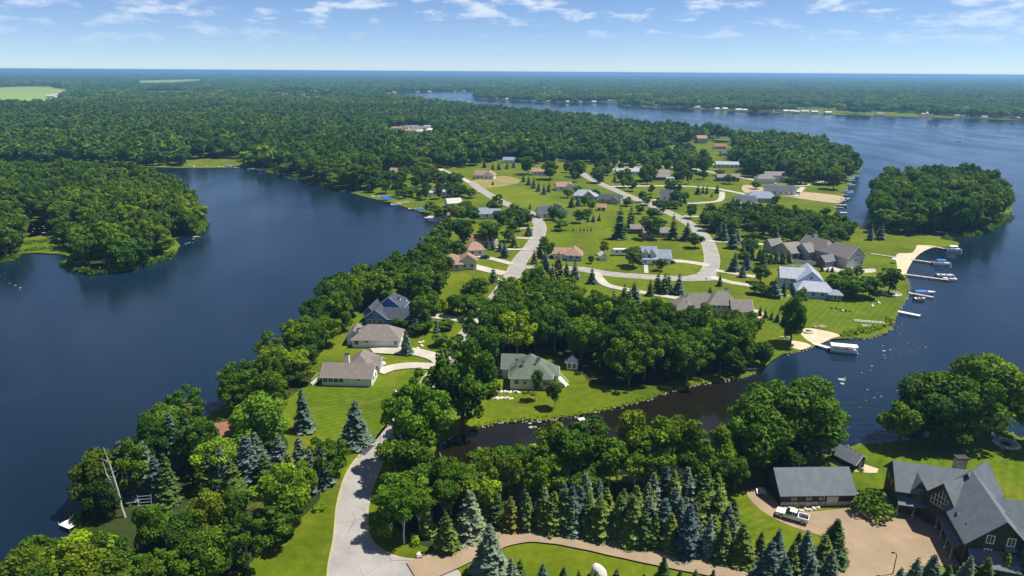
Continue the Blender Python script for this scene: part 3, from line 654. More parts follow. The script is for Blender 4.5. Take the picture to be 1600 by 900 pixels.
# log mansion at the right edge: garage wing, great hall, cross gable, porches
def mansion():
    root = tag(empty('house', (84, 108, 0)), 'large dark log house with steep slate roofs beside the gravel court', 'house')
    def wing(cx, cy, ang, ln, wdt, h, rise, ia=0, ib=0, o=.6, wm='log', y0=0, w=True):
        """ridge starts at cx, cy and runs ln along ang"""
        e = Matrix.Translation((cx - 84, cy - 108, 0)) @ Matrix.Rotation(R(ang), 4, 'Z')
        if w:
            m = wall_geo(0, -wdt / 2, ln, wdt, h, rise, 'x', ia, ib); m.v = [tuple(e @ Vector(q)) for q in m.v]; m.build('wall', wm, root)
        V, F, E_ = roof_geo(0, -wdt / 2, ln, wdt, h, rise, 'x', ia, ib, o); m = MB(); m.v = [tuple(e @ Vector(q)) for q in V]; m.f = F; ro = m.build('roof', 'roof_slate', root)
        t = MB()
        for q0, q1 in E_: t.beam(e @ (q0 + Vector((0, 0, -.14))), e @ (q1 + Vector((0, 0, -.14))), .16, .16)
        t.build('fascia', 'dark_trim', ro)
        for k in range(6): BLOCK.append(((e @ Vector((ln * k / 5, 0, 0))).x + 84, (e @ Vector((ln * k / 5, 0, 0))).y + 108, wdt * .5 + 3))
        return e
    def pn(e, kind, x, y, z, rz, ww, hh, ang, frame):
        q = e @ Vector((x, y, z)); panel(kind, ww, hh, frame, root, q, R(rz + ang))
    A = wing(76.3, 119.0, -14, 12.5, 8.0, 5.2, 3.5)
    B = wing(87.0, 112.6, -104.5, 15.2, 9.6, 5.6, 4.9)
    C = wing(80.6, 110.2, 24, 7.5, 6.6, 5.45, 4.1, o=.5)
    D = wing(86.0, 112.2, 34, 7.2, 7.0, 5.5, 4.95, o=.5)
    wing(86.6, 104.6, -14, 7.2, 4.2, 5.3, 2.2, o=.4); wing(88.4, 109.0, -14, 6.4, 4.0, 5.35, 2.1, o=.4); wing(84.6, 99.8, -8, 10.5, 5.0, 5.25, 2.4, o=.4)
    wing(80.9, 105.6, -14, 5.5, 2.8, 5.0, 1.5, o=.35); wing(80.6, 102.4, -10, 5.5, 3.4, 5.05, 1.6, o=.35)
    wing(79.4, 99.2, -18, 6.5, 4.6, 2.75, 1.5, o=.5)
    # pent roofs of the porches with posts
    def pent(p0, p1, dep, z0, z1, nm='porch_roof'):
        p0 = Vector(p0); p1 = Vector(p1); d = (p1 - p0).normalized(); n = Vector((d.y, -d.x, 0)) * dep
        m = MB(); a, b = p0 - Vector((84, 108, 0)), p1 - Vector((84, 108, 0))
        up = lambda q, z: (q.x, q.y, z)
        top = [up(a, z1), up(b, z1), up(b + n, z0), up(a + n, z0)]
        m.add(top + [(q[0], q[1], q[2] - .18) for q in top], [(0, 3, 2, 1), (4, 5, 6, 7), (0, 1, 5, 4), (1, 2, 6, 5), (2, 3, 7, 6), (3, 0, 4, 7)])
        m.build(nm, 'roof_slate', root)
        k = max(2, int((b - a).length / 2.6))
        for i in range(k + 1):
            q = a + (b - a) * (i / k) + n * .93
            MB().box(q.x - .17, q.y - .17, -.1, q.x + .17, q.y + .17, .9, .03, .03).build('post_base', 'fieldstone', root)
            MB().box(q.x - .11, q.y - .11, .9, q.x + .11, q.y + .11, z0 - .12).build('post', 'timber', root)
    pent((75.3, 115.3, 0), (83.6, 113.3, 0), 1.9, 2.75, 3.75); pent((83.0, 112.2, 0), (79.6, 100.6, 0), 2.0, 2.7, 3.8)
    # garage door, windows, dormer on the left wing
    pn(A, 'garage_door', 3.0, -4.02, 0, 0, 4.6, 2.2, -14, 'garage_door_brown'); pn(A, 'window', 6.9, -4.02, .9, 0, .9, 1.3, -14, 'timber'); pn(A, 'door', 8.0, -4.02, 0, 0, 1.2, 2.1, -14, 'timber')
    pn(A, 'window', 7.6, -4.03, 3.7, 0, .9, 1.2, -14, 'trim_white')
    for yy in (-2.2, 0, 2.2): pn(A, 'window', -.02, yy, 3.6, 270, .9, 1.2, -14, 'timber')
    dm = A @ Matrix.Translation((3.6, -4.1, 0))
    m = MB(); m.v = [tuple(dm @ Vector(q)) for q in wall_geo(-1.2, 0, 2.4, 3.2, 5.6, 1.9, 'y', 0, 0).v]; m.f = wall_geo(-1.2, 0, 2.4, 3.2, 5.6, 1.9, 'y', 0, 0).f
    for i, q in enumerate(m.v):
        if q[2] < 0: m.v[i] = (q[0], q[1], 3.2)
    m.build('dormer', 'log', root)
    V, F, E_ = roof_geo(-1.2, 0, 2.4, 3.4, 5.6, 1.9, 'y', 0, 0, .35); m = MB(); m.v = [tuple(dm @ Vector(q)) for q in V]; m.f = F; m.build('dormer_roof', 'roof_slate', root)
    for u in (-.42, .42):
        q = dm @ Vector((u, -.03, 4.0)); panel('window', .62, 1.5, 'timber', root, q, R(-14))
    # lattice window in the cross gable: panes between light timber bars
    g = MB(); e = C @ Matrix.Translation((-.06, 0, 0))
    for i in range(-3, 4):
        top = 8.2 - abs(i) * .72
        q0, q1 = e @ Vector((0, i * .62, 4.6)), e @ Vector((0, i * .62, top)); g.tube([q0, q1], .06, 4)
    for z in (4.6, 5.6, 6.6):
        hw = min(1.95, (8.5 - z) * .8); g.tube([e @ Vector((0, -hw, z)), e @ Vector((0, hw, z))], .06, 4)
    lw = g.build('lattice_window', 'cream_siding', root)
    pp = MB(); prof = [(-1.95, 4.6), (1.95, 4.6), (1.95, 6.1), (0, 8.3), (-1.95, 6.1)]
    pp.add([tuple(e @ Vector((.03, u, z))) for u, z in prof] + [tuple(e @ Vector((.10, u, z))) for u, z in prof], [(0, 1, 2, 3, 4), (9, 8, 7, 6, 5)] + [(i, (i + 1) % 5, (i + 1) % 5 + 5, i + 5) for i in range(5)]); pp.build('pane', 'glass', lw)
    for u, z in ((-1.2, 3.2), (1.2, 3.2), (-1.2, 5.9), (1.2, 5.9)): pn(B, 'window', 15.22, u * 1.3, z, 90, 1.0, 1.3, -104.5, 'trim_white')
    for u in (2, 5, 8, 11): pn(B, 'window', u, -4.83, 3.6 - 2.4, 0, 1.0, 1.4, -104.5, 'timber')
    q = Vector((80.9 - 84, 97.1 - 108, .3)); panel('window', 1.1, 1.6, 'timber', root, q, R(-18)); panel('window', 1.1, 1.6, 'timber', root, q + Vector((1.5, -.49, 0)), R(-18))
    for (x, y) in ((89.2, 119.2),):
        c = MB().box(x - 85, y - 108.6, 0, x - 83, y - 107.4, 9.6).build('chimney', 'fieldstone', root); MB().box(x - 85.2, y - 108.8, 9.6, x - 82.8, y - 107.2, 9.85).build('chimney_cap', 'dark_trim', c)
    pb = MB().box(-8.6, 5.4, 0, -8.2, 7.6, .1).build('step', 'concrete', root)
mansion()
house('long log garage with slate roof at the back of the gravel court', 1220, 793, 2, [(0, .4, 14.6, 8.2, 2.7, 3.3, 'x', 0, 0)], 'log', 'roof_slate', 'dark_trim', 'log_garage', 'garage', frame='cream_siding',
      wins=[(0, 'window', 'f', 2.6, 1.5, .8, .8), (0, 'window', 'f', 5.6, 1.5, .8, .8), (0, 'window', 'f', 8.2, 1.5, .8, .8), (0, 'garage_door', 'f', 10.4, 0, 2.3, 2.15)])
gs = MB()
for (x0, x1) in ((.02, 9.15), (11.65, 14.58)): gs.box(x0, .22, -.1, x1, .405, 1.0)
o_ = gs.build('stone_base', 'fieldstone', [q for q in COL.objects if q.name.startswith('log_garage')][0])
house('dark shingled boathouse at the water below the leafy trees', 1298, 717, -58, [(0, 0, 5.6, 3.6, 1.9, 1.4, 'x', 0, 0)], 'log', 'roof_slate', 'trim_white', 'boathouse', 'boathouse', wins=[(0, 'door', 'r', 1.8, 0, 1.0, 1.8)], frame='timber')
# white ranch with grey roof, front left of the lawn
house('white ranch house with hipped grey roof and dark porch windows by the striped lawn', 504, 602, -3, [(0, 0, 13.6, 6.6, 2.7, 2.5, 'x', 0, 0), (5.2, 4.2, 7.2, 10.2, 2.72, 3.4, 'y', 3.0, 3.2), (11.2, 8.6, 2.6, 4.0, 2.75, 1.3, 'x', 0, 0)], 'white_siding', 'roof_taupe',
      wins=[(0, 'window', 'f', .9 + k * 1.45, 1.05, 1.15, 1.15) for k in range(4)] + [(0, 'window', 'r', 2.1, 1.0, .9, 1.2), (0, 'window', 'r', 4.6, 1.0, .9, 1.2), (0, 'window', 'f', 10.2, 1.7, .6, .35), (2, 'window', 'r', 1.1, .9, .8, 1.3), (2, 'window', 'r', 2.7, .9, .8, 1.3), (0, 'door', 'r', 3.3, 0, .9, 2.0)],
      chim=[(4.5, 9.2, 0, 5.4, .55, 'trim_white')])
house('white house with hipped taupe roof and concrete parking apron', 551, 543, 0, [(0, 0, 14.6, 8.5, 2.8, 3.1, 'x', 4.2, 4.2), (-2.2, 2.2, 4.6, 7.6, 2.78, 2.2, 'y', 0, 2.0)], 'white_siding', 'roof_taupe',
      wins=[(0, 'window', 'f', 1.3, 1.0, 1.2, 1.2), (0, 'window', 'f', 4.4, 1.7, .9, .5), (0, 'garage_door', 'f', 8.6, 0, 4.6, 2.1), (0, 'door', 'f', 6.1 - .4, 0, .9, 2.0), (0, 'window', 'f', 13.4, 1.0, .8, 1.2), (0, 'window', 'r', 2.5, 1.0, .9, 1.2)], chim=[(1.6, 2.4, 2, 5.3, .42, 'trim_white')])
house('bright blue gabled house with dark grey roof above the lake', 571, 509, -8, [(0, 0, 7.6, 9.5, 3.0, 2.9, 'y', 0, 0), (5.6, .6, 10.4, 6.6, 2.95, 2.6, 'x', 0, 0), (2.0, 6.5, 9.0, 9.0, 4.6, 3.6, 'y', 0, 3.5), (-1.8, 4.0, 4.0, 8.0, 3.05, 2.3, 'y', 0, 0)], 'blue_siding', 'roof_dark',
      wins=[(0, 'window', 'f', 1.6, .9, 1.1, 1.4), (0, 'window', 'f', 3.2, .9, 1.1, 1.4), (0, 'window', 'f', 5.2, .9, 1.6, 1.4), (0, 'window', 'f', 3.8, 3.4, 1.0, 1.0), (1, 'window', 'r', 1.7, 1.0, .9, 1.2), (1, 'window', 'r', 4.5, 1.0, .9, 1.2), (1, 'window', 'f', 4.0, 1.0, 1.0, 1.1), (1, 'window', 'f', 8.2, 1.0, 1.0, 1.1), (2, 'window', 'r', 5.5, 4.0, .9, 1.3)],
      chim=[(9.0, 10.0, 4, 7.2, .4, 'trim_white')])
house('cream house with large hipped green roof above the pond', 797, 608, -2, [(0, 0, 11.2, 9.6, 3.6, 4.2, 'y', 5.0, 3.6), (-2.4, 7.0, 8.6, 6.6, 3.1, 2.7, 'x', 0, 3), (9.0, 3.0, 4.0, 5.2, 3.3, 1.8, 'x', 0, 2.2)], 'cream_siding', 'roof_green',
      wins=[(0, 'window', 'f', 1.7, 1.5, 1.2, 1.1), (0, 'window', 'f', 4.0, 1.5, .8, .9), (0, 'window', 'f', 7.4, 1.2, 1.0, 1.3), (0, 'window', 'f', 9.4, 1.2, 1.0, 1.3), (0, 'window', 'f', 8.4, .1, .9, .9), (2, 'window', 'f', 2.8, 1.2, .8, 1.2), (2, 'door', 'r', 2.4, .2, 1.0, 2.1)],
      chim=[(3.4, 2.6, 3, 7.0, .3, 'trim_white'), (7.6, 4.0, 4, 7.4, .35, 'trim_white'), (1.6, 4.6, 4, 6.7, .3, 'trim_white')])
house('small dark-roofed white gazebo under trees behind the green-roofed house', 885, 577, -8, [(0, 0, 3.2, 3.0, 2.5, 1.3, 'x', 1.45, 1.45)], 'trim_white', 'roof_dark', 'trim_white', 'gazebo', 'gazebo', wins=[(0, 'window', 'f', .8, .5, .7, 1.6), (0, 'window', 'f', 2.2, .5, .7, 1.6), (0, 'window', 'r', 1.5, .5, .8, 1.6)])
house('big tan house with grey hipped roofs and round brick patio', 1050, 497, -4, [(0, 0, 8.2, 8.0, 2.9, 3.0, 'y', 3.2, 3.0), (3.5, 4.0, 13.5, 8.6, 3.0, 3.7, 'x', 3.5, 3.2), (13.0, 2.6, 9.5, 8.2, 4.7, 3.4, 'x', 3.2, 3.2), (20.6, 0, 6.6, 7.2, 3.4, 2.9, 'x', 0, 0)], 'tan_siding', 'roof_grey',
      wins=row(2, 'f', 4, .8, 7.6, 3.2, .8, 1.0) + row(2, 'f', 3, .8, 7, .9, 1, 1.3) + row(3, 'f', 2, .8, 6, 1, 1.3, 1.4) + row(3, 'r', 2, .8, 6.4, 1, 1, 1.4) + [(3, 'window', 'r', 3.6, 3.6, 1, 1.2)] + row(1, 'f', 2, 5, 9, 1, 1, 1.2) + [(0, 'window', 'f', 4, .9, 1.2, 1.3)], chim=[(19.4, 7.6, 5, 9.0, .5, 'trim_white')])
house('pale blue house with light grey roofs and screened porch near the lake', 1219, 452, -14, [(0, 2, 10, 9.5, 4.4, 3.0, 'x', 0, 0), (6.0, -.6, 9.6, 12.8, 4.3, 3.9, 'y', 0, 0), (5.0, -8.8, 13.0, 8.8, 2.8, 2.5, 'x', 2.4, 2.6), (16.0, -10.2, 4.6, 5.0, 2.4, 1.1, 'x', 2, 2, 'brown_siding', 'roof_bluegrey')], 'pale_blue_siding', 'roof_palegrey',
      wins=row(0, 'f', 2, .6, 5.4, 3.0, .8, 1.1) + row(0, 'f', 2, .6, 5.4, .9, .9, 1.2) + [(1, 'window', 'f', 4.8, 5.0, 1.0, 1.3)] + row(1, 'r', 3, 1, 12, 3.0, .9, 1.2) + row(2, 'f', 3, 1, 10.5, 1, 1.1, 1.2) + row(3, 'f', 3, .2, 4.4, .5, 1.1, 1.5) + row(3, 'r', 3, .2, 4.8, .5, 1.1, 1.5), chim=[(5.0, 8.6, 5, 8.6, .5, 'trim_white')])
house('tall grey house with steep taupe roof beside the sandy beach', 1322, 420, 26, [(0, 0, 11.0, 15, 4.9, 4.3, 'y', 0, 4), (-7.5, 5.2, 9.0, 4.6, 3.0, 1.9, 'x', 0, 0, 'brown_siding', 'roof_slate'), (.8, 12, 9.4, 16, 4.6, 4.2, 'y', 4, 0), (-3.5, 18, 8, 8, 3.8, 2.9, 'x', 0, 3), (8.5, 6.5, 5.4, 6.4, 4.2, 2.2, 'x', 0, 0)], 'grey_siding', 'roof_grey',
      wins=[(0, 'window', 'f', 5.6, 5.2, .8, 1.0), (0, 'window', 'f', 6.6, 5.2, .8, 1.0), (0, 'window', 'f', 5.4, 2.6, 1.6, 1.1), (0, 'window', 'f', 9.6, 1.0, 1.2, 1.3), (0, 'window', 'f', 8.0, 1.0, .8, .8), (4, 'window', 'f', 3.6, 3.0, .9, 1.2), (4, 'window', 'r', 3.2, 1.0, 1.8, 1.6)] + row(1, 'f', 3, .5, 6.5, .7, 1.2, 1.6) + row(0, 'r', 2, .6, 6, 1, 1.2, 1.4) + row(3, 'f', 2, .5, 5, 1, 1, 1.3), chim=[(6.5, 24, 5, 10.2, .6, 'trim_white')])
house('grey two-door garage with taupe roof behind a spruce row', 1236, 405, 18, [(0, 0, 8.0, 13, 2.9, 3.3, 'x', 0, 0), (-1.5, 12.5, 6.5, 6, 3.6, 2.4, 'x', 0, 0)], 'grey_siding', 'roof_grey', name='garage', cat='garage', wins=[(0, 'garage_door', 'f', 2.2, 0, 2.6, 2.2), (0, 'garage_door', 'f', 5.8, 0, 2.6, 2.2), (0, 'window', 'r', 6, 1.1, 1, 1.1)], frame='garage_door_brown')
house('white two-storey house with slate-grey roof, dormers and front porch on the striped lawn', 1003, 412, -2, [(0, 0, 6.2, 7.4, 4.6, 2.4, 'x', 0, 0), (5.6, -.6, 7.0, 8.4, 2.9, 2.7, 'x', 0, 0), (.1, -1.8, 6.0, 2.2, 2.5, .5, 'x', 0, 0), (.6, -.4, 1.6, 3, 5.2, 1.0, 'y', 0, 0), (3.4, -.4, 1.6, 3, 5.2, 1.0, 'y', 0, 0)], 'white_siding', 'roof_bluegrey',
      wins=row(0, 'f', 3, .3, 5.6, 3.2, .8, 1.1) + [(2, 'window', 'f', 1.0, .7, 1.0, 1.3), (2, 'door', 'f', 2.9, 0, 1.0, 2.0), (2, 'window', 'f', 4.8, .7, 1.2, 1.3)] + [(1, 'window', 'f', 2.0, 1, .9, 1.1), (1, 'window', 'f', 4.6, 1, .9, 1.1)] + [(1, 'garage_door', 'r', 2.8, 0, 2.4, 2.1), (1, 'garage_door', 'r', 6.0, 0, 2.4, 2.1)])
house('low beige and pale blue house with brown roof at the street corner', 864, 406, -6, [(0, 1.5, 7.5, 6.6, 2.7, 1.9, 'x', 0, 0, 'cream_siding'), (6.0, -.8, 7.0, 7.8, 2.75, 2.4, 'y', 3, 0)], 'pale_blue_siding', 'roof_brown', wins=[(0, 'garage_door', 'f', 2.6, 0, 4.2, 2.1), (0, 'door', 'f', 5.3, 0, .9, 2.0), (1, 'window', 'f', 2, .9, 1.3, 1.3), (1, 'window', 'f', 5, .9, 1.3, 1.3), (1, 'window', 'r', 3, .9, 1, 1.2)])
simple('small white gambrel garden shed on the lawn', 938, 407, 12, 3.2, 3.4, 2.2, 1.3, 'trim_white', 'roof_light', axis='y', name='garden_shed', cat='shed', wins=[(0, 'door', 'f', 1.6, 0, 1.2, 1.8)])
house('white house with dark roof and tall front gable by the meadow street', 857, 343, 24, [(4.5, 0, 8.4, 9.0, 3.0, 4.0, 'y', 0, 0), (-2.5, 4.5, 8.5, 7.5, 2.9, 3.4, 'x', 0, 0)], 'white_siding', 'roof_dark', wins=[(0, 'window', 'f', 2.2, .9, 1.4, 1.2), (0, 'window', 'f', 5.8, .9, 1.4, 1.2), (0, 'window', 'f', 4.2, 3.9, 1.1, 1.0), (1, 'window', 'f', 2, .9, 1, 1.2), (0, 'window', 'r', 4, .9, 1, 1.2)])
simple('long low house with dark slate roof beside the diagonal street', 934, 316, -24, 15, 6.8, 2.7, 2.2, 'grey_siding', 'roof_dark', extra=[(8.5, -2.2, 5.5, 5, 2.75, 1.9, 'y', 0, 0)])
simple('small brown garden hut south of the long dark-roofed house', 934, 329, -8, 4.5, 3.8, 2.2, 1.2, 'brown_siding', 'roof_brown', name='garden_shed', cat='shed', wins=[(0, 'door', 'f', 2, 0, 1, 1.8)])
house('grey house with complex pale grey hipped roof behind a spruce pair', 895, 313, -10, [(0, 3, 9, 8, 2.9, 3.2, 'x', 3, 0), (6.5, 0, 8, 9, 3.0, 3.4, 'y', 0, 3), (12, 3, 4, 6, 2.8, 1.8, 'x', 0, 2)], 'grey_siding', 'roof_palegrey', wins=row(1, 'f', 2, .8, 7, 1, 1.2, 1.2) + row(0, 'f', 2, .8, 6, 1, 1.1, 1.2) + [(1, 'window', 'f', 4, 3.4, 1, 1.1)])
simple('white house with dark grey gable roof east of the diagonal street', 1031, 313, -10, 10.5, 9, 3.1, 3.4, 'white_siding', 'roof_dark', extra=[(8.5, -1.5, 5.5, 7, 2.7, 2.2, 'y', 0, 0)])
simple('long white low building with grey metal roof', 964, 274, 4, 24, 8, 3.2, 1.9, 'white_siding', 'roof_palegrey', extra=[(18, 2, 7, 10, 3.3, 2.3, 'y', 0, 0)])
simple('brown two-storey house with dark roof in the open lawn', 1022, 280, 2, 13, 8, 4.6, 2.2, 'brown_siding', 'roof_taupe', extra=[(-.6, -6, 12, 6.5, 2.7, 1.7, 'x', 0, 0, None, 'roof_taupe')])
house('tan-roofed white house with twin hips on the lake side of the street', 692, 424, 8, [(0, 0, 8.5, 11.5, 3.0, 2.9, 'x', 3.5, 3.0), (7.4, 1.2, 7.2, 8.0, 4.0, 2.6, 'y', 0, 3)], 'cream_siding', 'roof_brown', wins=row(0, 'f', 3, .5, 7, 1, 1.2, 1.3) + row(1, 'f', 2, .5, 6.8, 1.1, 1.1, 1.3) + [(1, 'window', 'r', 3, 1, 1, 1.2), (1, 'garage_door', 'r', 5.6, 0, 2.5, 2.1)])
simple('house with plain brown hipped roof beside the blue car driveway', 731, 401, 14, 8, 10, 3.0, 2.6, 'cream_siding', 'roof_brown', hip=3)
simple('low house with reddish brown roof behind a row of blue spruces', 736, 384, -12, 12, 8, 2.7, 2.1, 'tan_siding', 'roof_red')
simple('house with blue-grey metal roof under the dark oak', 741, 342, 3, 15, 9, 3.0, 2.0, 'white_siding', 'roof_bluegrey', extra=[(0, 7, 9, 6, 2.9, 1.6, 'x', 0, 0)])
simple('brown-roofed lakeside cottage above the white boats', 686, 345, 38, 9, 6, 2.8, 2.0, 'cream_siding', 'roof_red')
simple('weathered pale-roofed cottage half hidden in lakeside trees', 700, 325, 20, 9, 7, 2.9, 2.4, 'tan_siding', 'roof_light')
house('white house with beige gable and grey flat-roofed annex near the lake', 664, 307, 4, [(4, 3, 8, 9, 3.4, 3.3, 'y', 0, 0, None, 'roof_brown'), (10.5, 0, 8.5, 7, 3.0, .9, 'x', 0, 0), (-4, 0, 9, 3.5, 2.6, .5, 'x', 0, 0, None, 'roof_light')], 'white_siding', 'roof_palegrey', wins=row(0, 'f', 2, .5, 7, 1, 1.2, 1.3) + row(1, 'f', 2, .5, 7, 1, 1.2, 1.3))
house('white gabled house with brown roof at the edge of the dry field', 742, 279, -10, [(0, 0, 9.5, 8, 3.0, 3.0, 'x', 0, 0), (7.5, -1.2, 8.0, 9.5, 3.1, 3.0, 'y', 0, 0)], 'white_siding', 'roof_brown', wins=row(1, 'f', 2, .8, 7, 1, 1.2, 1.2) + row(0, 'f', 2, .8, 7, 1, 1.2, 1.2))
simple('small white house with grey roof behind the spruces by the dry field', 786, 255, -6, 10, 8, 3.0, 2.2, 'white_siding', 'roof_bluegrey')
simple('grey-roofed house half hidden by conifers near the lake', 647, 288, 8, 9, 8, 3, 2.4, 'grey_siding', 'roof_grey')
simple('tan-roofed house at the foot of the tall wood', 608, 275, -14, 10, 9, 3.6, 2.4, 'cream_siding', 'roof_brown')
simple('house with light brown roof between leafy trees above the meadow', 831, 274, 0, 13, 8, 3.2, 2.0, 'cream_siding', 'roof_brown')
simple('white-gabled beige house left of the diagonal street', 870, 298, 8, 11, 8, 3.0, 2.6, 'white_siding', 'roof_brown', extra=[(6, -1.5, 6, 7, 2.9, 2.2, 'y', 0, 0)])
simple('brown ranch house half hidden behind the big spruces', 986, 365, 0, 8, 6, 2.7, 1.7, 'brown_siding', 'roof_grey')
simple('tan ranch house under the round leafy tree', 1006, 371, 0, 16, 7, 2.7, 1.9, 'tan_siding', 'roof_taupe')
simple('grey-roofed two-storey house nearest the east wood', 1196, 283, -4, 15, 9, 4.6, 2.4, 'white_siding', 'roof_grey', extra=[(-10, -12, 14, 9, 3.6, 2.6, 'x', 3, 3)])
simple('dark-roofed white house by the sandy lot', 1196, 304, -10, 20, 10, 3.0, 3.0, 'white_siding', 'roof_dark')
simple('wide house with pale blue-grey hipped roof below the sandy lot', 1168, 316, -6, 19, 12, 3.0, 3.4, 'grey_siding', 'roof_bluegrey', hip=4)
simple('house with navy roof among spruces', 1150, 322, -2, 13, 9, 2.9, 3.0, 'white_siding', 'roof_dark')
simple('pale-roofed white house on the upper lane', 1119, 262, -6, 20, 10, 3, 2.0, 'white_siding', 'roof_palegrey')
simple('brown barn-like house beside the long lane', 1121, 283, -4, 17, 8, 3.0, 2.0, 'brown_siding', 'roof_taupe')
simple('dark-roofed cream cottage at the east wood edge', 1128, 244, 2, 14, 9, 3, 2.4, 'cream_siding', 'roof_dark')
simple('red-roofed cottage near the far bay', 1116, 233, -10, 13, 9, 3.2, 2.4, 'cream_siding', 'roof_red')
simple('white house with dark steep roof behind a spruce on the upper lane', 1062, 246, 20, 14, 9, 3.2, 4.0, 'white_siding', 'roof_bluegrey')
simple('tall tan house at the head of the far bay', 1090, 224, 8, 12, 10, 6.0, 3.0, 'tan_siding', 'roof_brown')
simple('pale house deep in the east wood', 1233, 267, 0, 12, 8, 3.2, 2.2, 'white_siding', 'roof_light')
simple('brick-roofed house hidden among oaks on the left shore', 322, 706, 24, 6.5, 6.5, 2.7, 2.0, 'brown_siding', 'roof_red')
simple('dark-roofed white house by the north spruces', 1398 - 240, 331, 0, 10, 7, 2.8, 2.2, 'white_siding', 'roof_light')
q_ = random.Random(4)
for i, (px, py) in enumerate([(612,205),(624,204),(634,203),(643,206),(651,204),(662,203),(668,208),(638,209),(650,210),(629,209)]):
    simple('pale mobile home in the clearing deep in the wood', px, py, q_.uniform(-25, 25), q_.uniform(13, 20), 8, 4.2, 2.0, q_.choice(['white_siding', 'cream_siding']), q_.choice(['roof_light', 'roof_light', 'roof_grey', 'roof_brown']), trim=None, name='mobile_home', cat='mobile home', group='mobile homes in the wood clearing', wins=[])
for px, py in [(163,162.5),(193,162.5),(258,160),(79,151),(72,152.5),(313,153),(352,152),(485,145),(35,168)]:
    simple('pale farm building far off on the left', px, py, q_.uniform(-20, 20), q_.uniform(22, 34), 12, 5, 3, 'white_siding', 'roof_light', trim=None, name='farm_building', cat='farm building', group='far farm buildings on the left', wins=[])
SHORE = [(570,152),(605,147),(612,145.5),(596,148),(650,145),(668,144.5),(708,143.5),(722,143.3),(775,156.5),(780,155),(790,156.5),(830,159.5),(855,160),(885,161),(905,161.5),(925,161),(950,159.5),(958,159.5),(966,159),(975,159.5),(985,160.5),(1010,166),(1025,167),(1085,170.5),(1090,169),(1118,172.5),(1124,170),(1130,172.5),(1150,174),(1160,174.5),(1172,151),(1180,151),(1190,150.5),
         (1202,175.5),(1217,148.5),(1221,150),(1225,176),(1233,176.2),(1240,177),(1252,176.5),(1268,177.5),(1290,178.5),(1370,181),(1441,181.5),(1450,182),(1447,179.5),(1493,184),(1505,184.5),(1515,165),(1524,165.5),(1535,186),(1590,187.5),(1210,155),(1100,155),(1092,156),(923,150),(815,145)]
for px, py in SHORE:
    simple('small pale house among trees on the far shore', px, py, q_.uniform(-30, 30), q_.uniform(9, 15), 8, 3.6, 2.4, q_.choice(['white_siding', 'white_siding', 'cream_siding', 'tan_siding']), q_.choice(['roof_light', 'roof_grey', 'roof_brown', 'roof_light']), trim=None, name='shore_house', cat='house', group='houses along the far shore', wins=[])
for px, py in [(820,117),(828,117.4),(840,116.6),(870,117.2),(890,117.5),(905,116.6),(815,118.4),(1031,117.6),(1062,116.8),(1350,120.5),(1356,121.2),(1430,121),(1440,121.2),(1455,121),(1468,121.4),(1490,121),(712,115.6),(695,116),(503,112.6),(365,111.2)]:
    simple('white industrial hall near the horizon', px, py, 0, q_.uniform(70, 160), 40, 26, 3, 'white_siding', 'roof_light', trim=None, name='industrial_hall', cat='hall', group='halls near the horizon', wins=[])

# ---------------------------------------------------------------- where the trees stand
for px, py, r in ((190,812,4.5), (186,826,4), (130,812,6), (128,832,6), (150,820,5), (228,812,5), (224,826,4)): BLOCK.append((*G(px, py).xy, r))
# near, individually described
leafy(1172,738,17,7.5,'leafy tree on the left of the big clump by the boathouse',None,(1.1,1.1,.9),'hi',True)
leafy(1236,720,22,9.5,'tallest leafy tree in the big clump above the boathouse',None,(1.2,1.15,.9),'hi',True)
leafy(1280,717,16,6.5,'leafy tree leaning over the water next to the boathouse',None,(1,1.05,.9),'hi',True)
leafy(1205,742,11,6,'dark leafy tree at the front of the boathouse clump',None,DK,'hi',True)
leafy(1190,726,21,8,'broad leafy tree behind the left part of the boathouse clump',None,(1,1.05,.85),'hi',True)
leafy(1170,702,11,4.5,'grey-twigged thin tree at the left foot of the boathouse clump',None,OL,'birch')
leafy(1405,693,12,6,'rounded tree at the left end of the right-hand point',None,(.95,1,.9),'hi',True)
leafy(1425,690,13,5.5,'leafy tree next to the rounded end tree of the right-hand point',None,DK,'hi',True)
leafy(1452,689,19,8.5,'tall leafy tree second on the right-hand point',None,(1.05,1.05,.9),'hi',True)
leafy(1500,682,22,9.5,'tallest leafy tree in the middle of the right-hand point',None,(1.1,1.1,.9),'hi',True)
leafy(1480,694,12,6.5,'dark low tree on the lawn side of the right-hand point',None,DK,'hi',True)
leafy(1552,674,21,8,'leafy tree with bare lower stem on the right-hand point',None,(1,1.05,.9),'hi',True)
leafy(1606,696,19,6.5,'leafy tree at the far right edge by the sandy shore',None,(.9,1,.9),'hi',True)
leafy(1241,492,17,5,'tall slim leafy tree on the lawn above the small beach',None,(1,1.05,.9),'willow')
leafy(650,650,22,7.5,'tall leafy tree beside the bend of the near road',None,(1.1,1.15,.85),'willow')
leafy(668,615,17,5.5,'leafy tree behind the road bend tree',None,(.95,1,.9),'willow')
leafy(722,590,24,8.5,'tall two-stemmed tree at the left end of the pond',None,(1,1.05,.85),'willow')
leafy(700,640,17,5,'narrow leafy tree on the pond bank',None,DK,'willow')
leafy(620,715,12,4.5,'shaggy tree with bare twigs on the road side',None,OL,'birch')
leafy(645,715,13,4.5,'shaggy tree with bare twigs near the pond corner',None,OL,'birch')
leafy(405,652,16,7.5,'pale green lumpy oak on the left shore',None,PL)
leafy(338,716,11,5.6,'small pale green oak in front of the brick roof',None,PL)
leafy(235,660,15,6.5,'olive tree with white branches at the left waterline',None,OL)
leafy(147,735,13,5.2,'olive gold tree at the outermost left waterline',None,(1.5,1.05,.6))
leafy(160,772,9,3.6,'dark low tree above the white raft',None,DK)
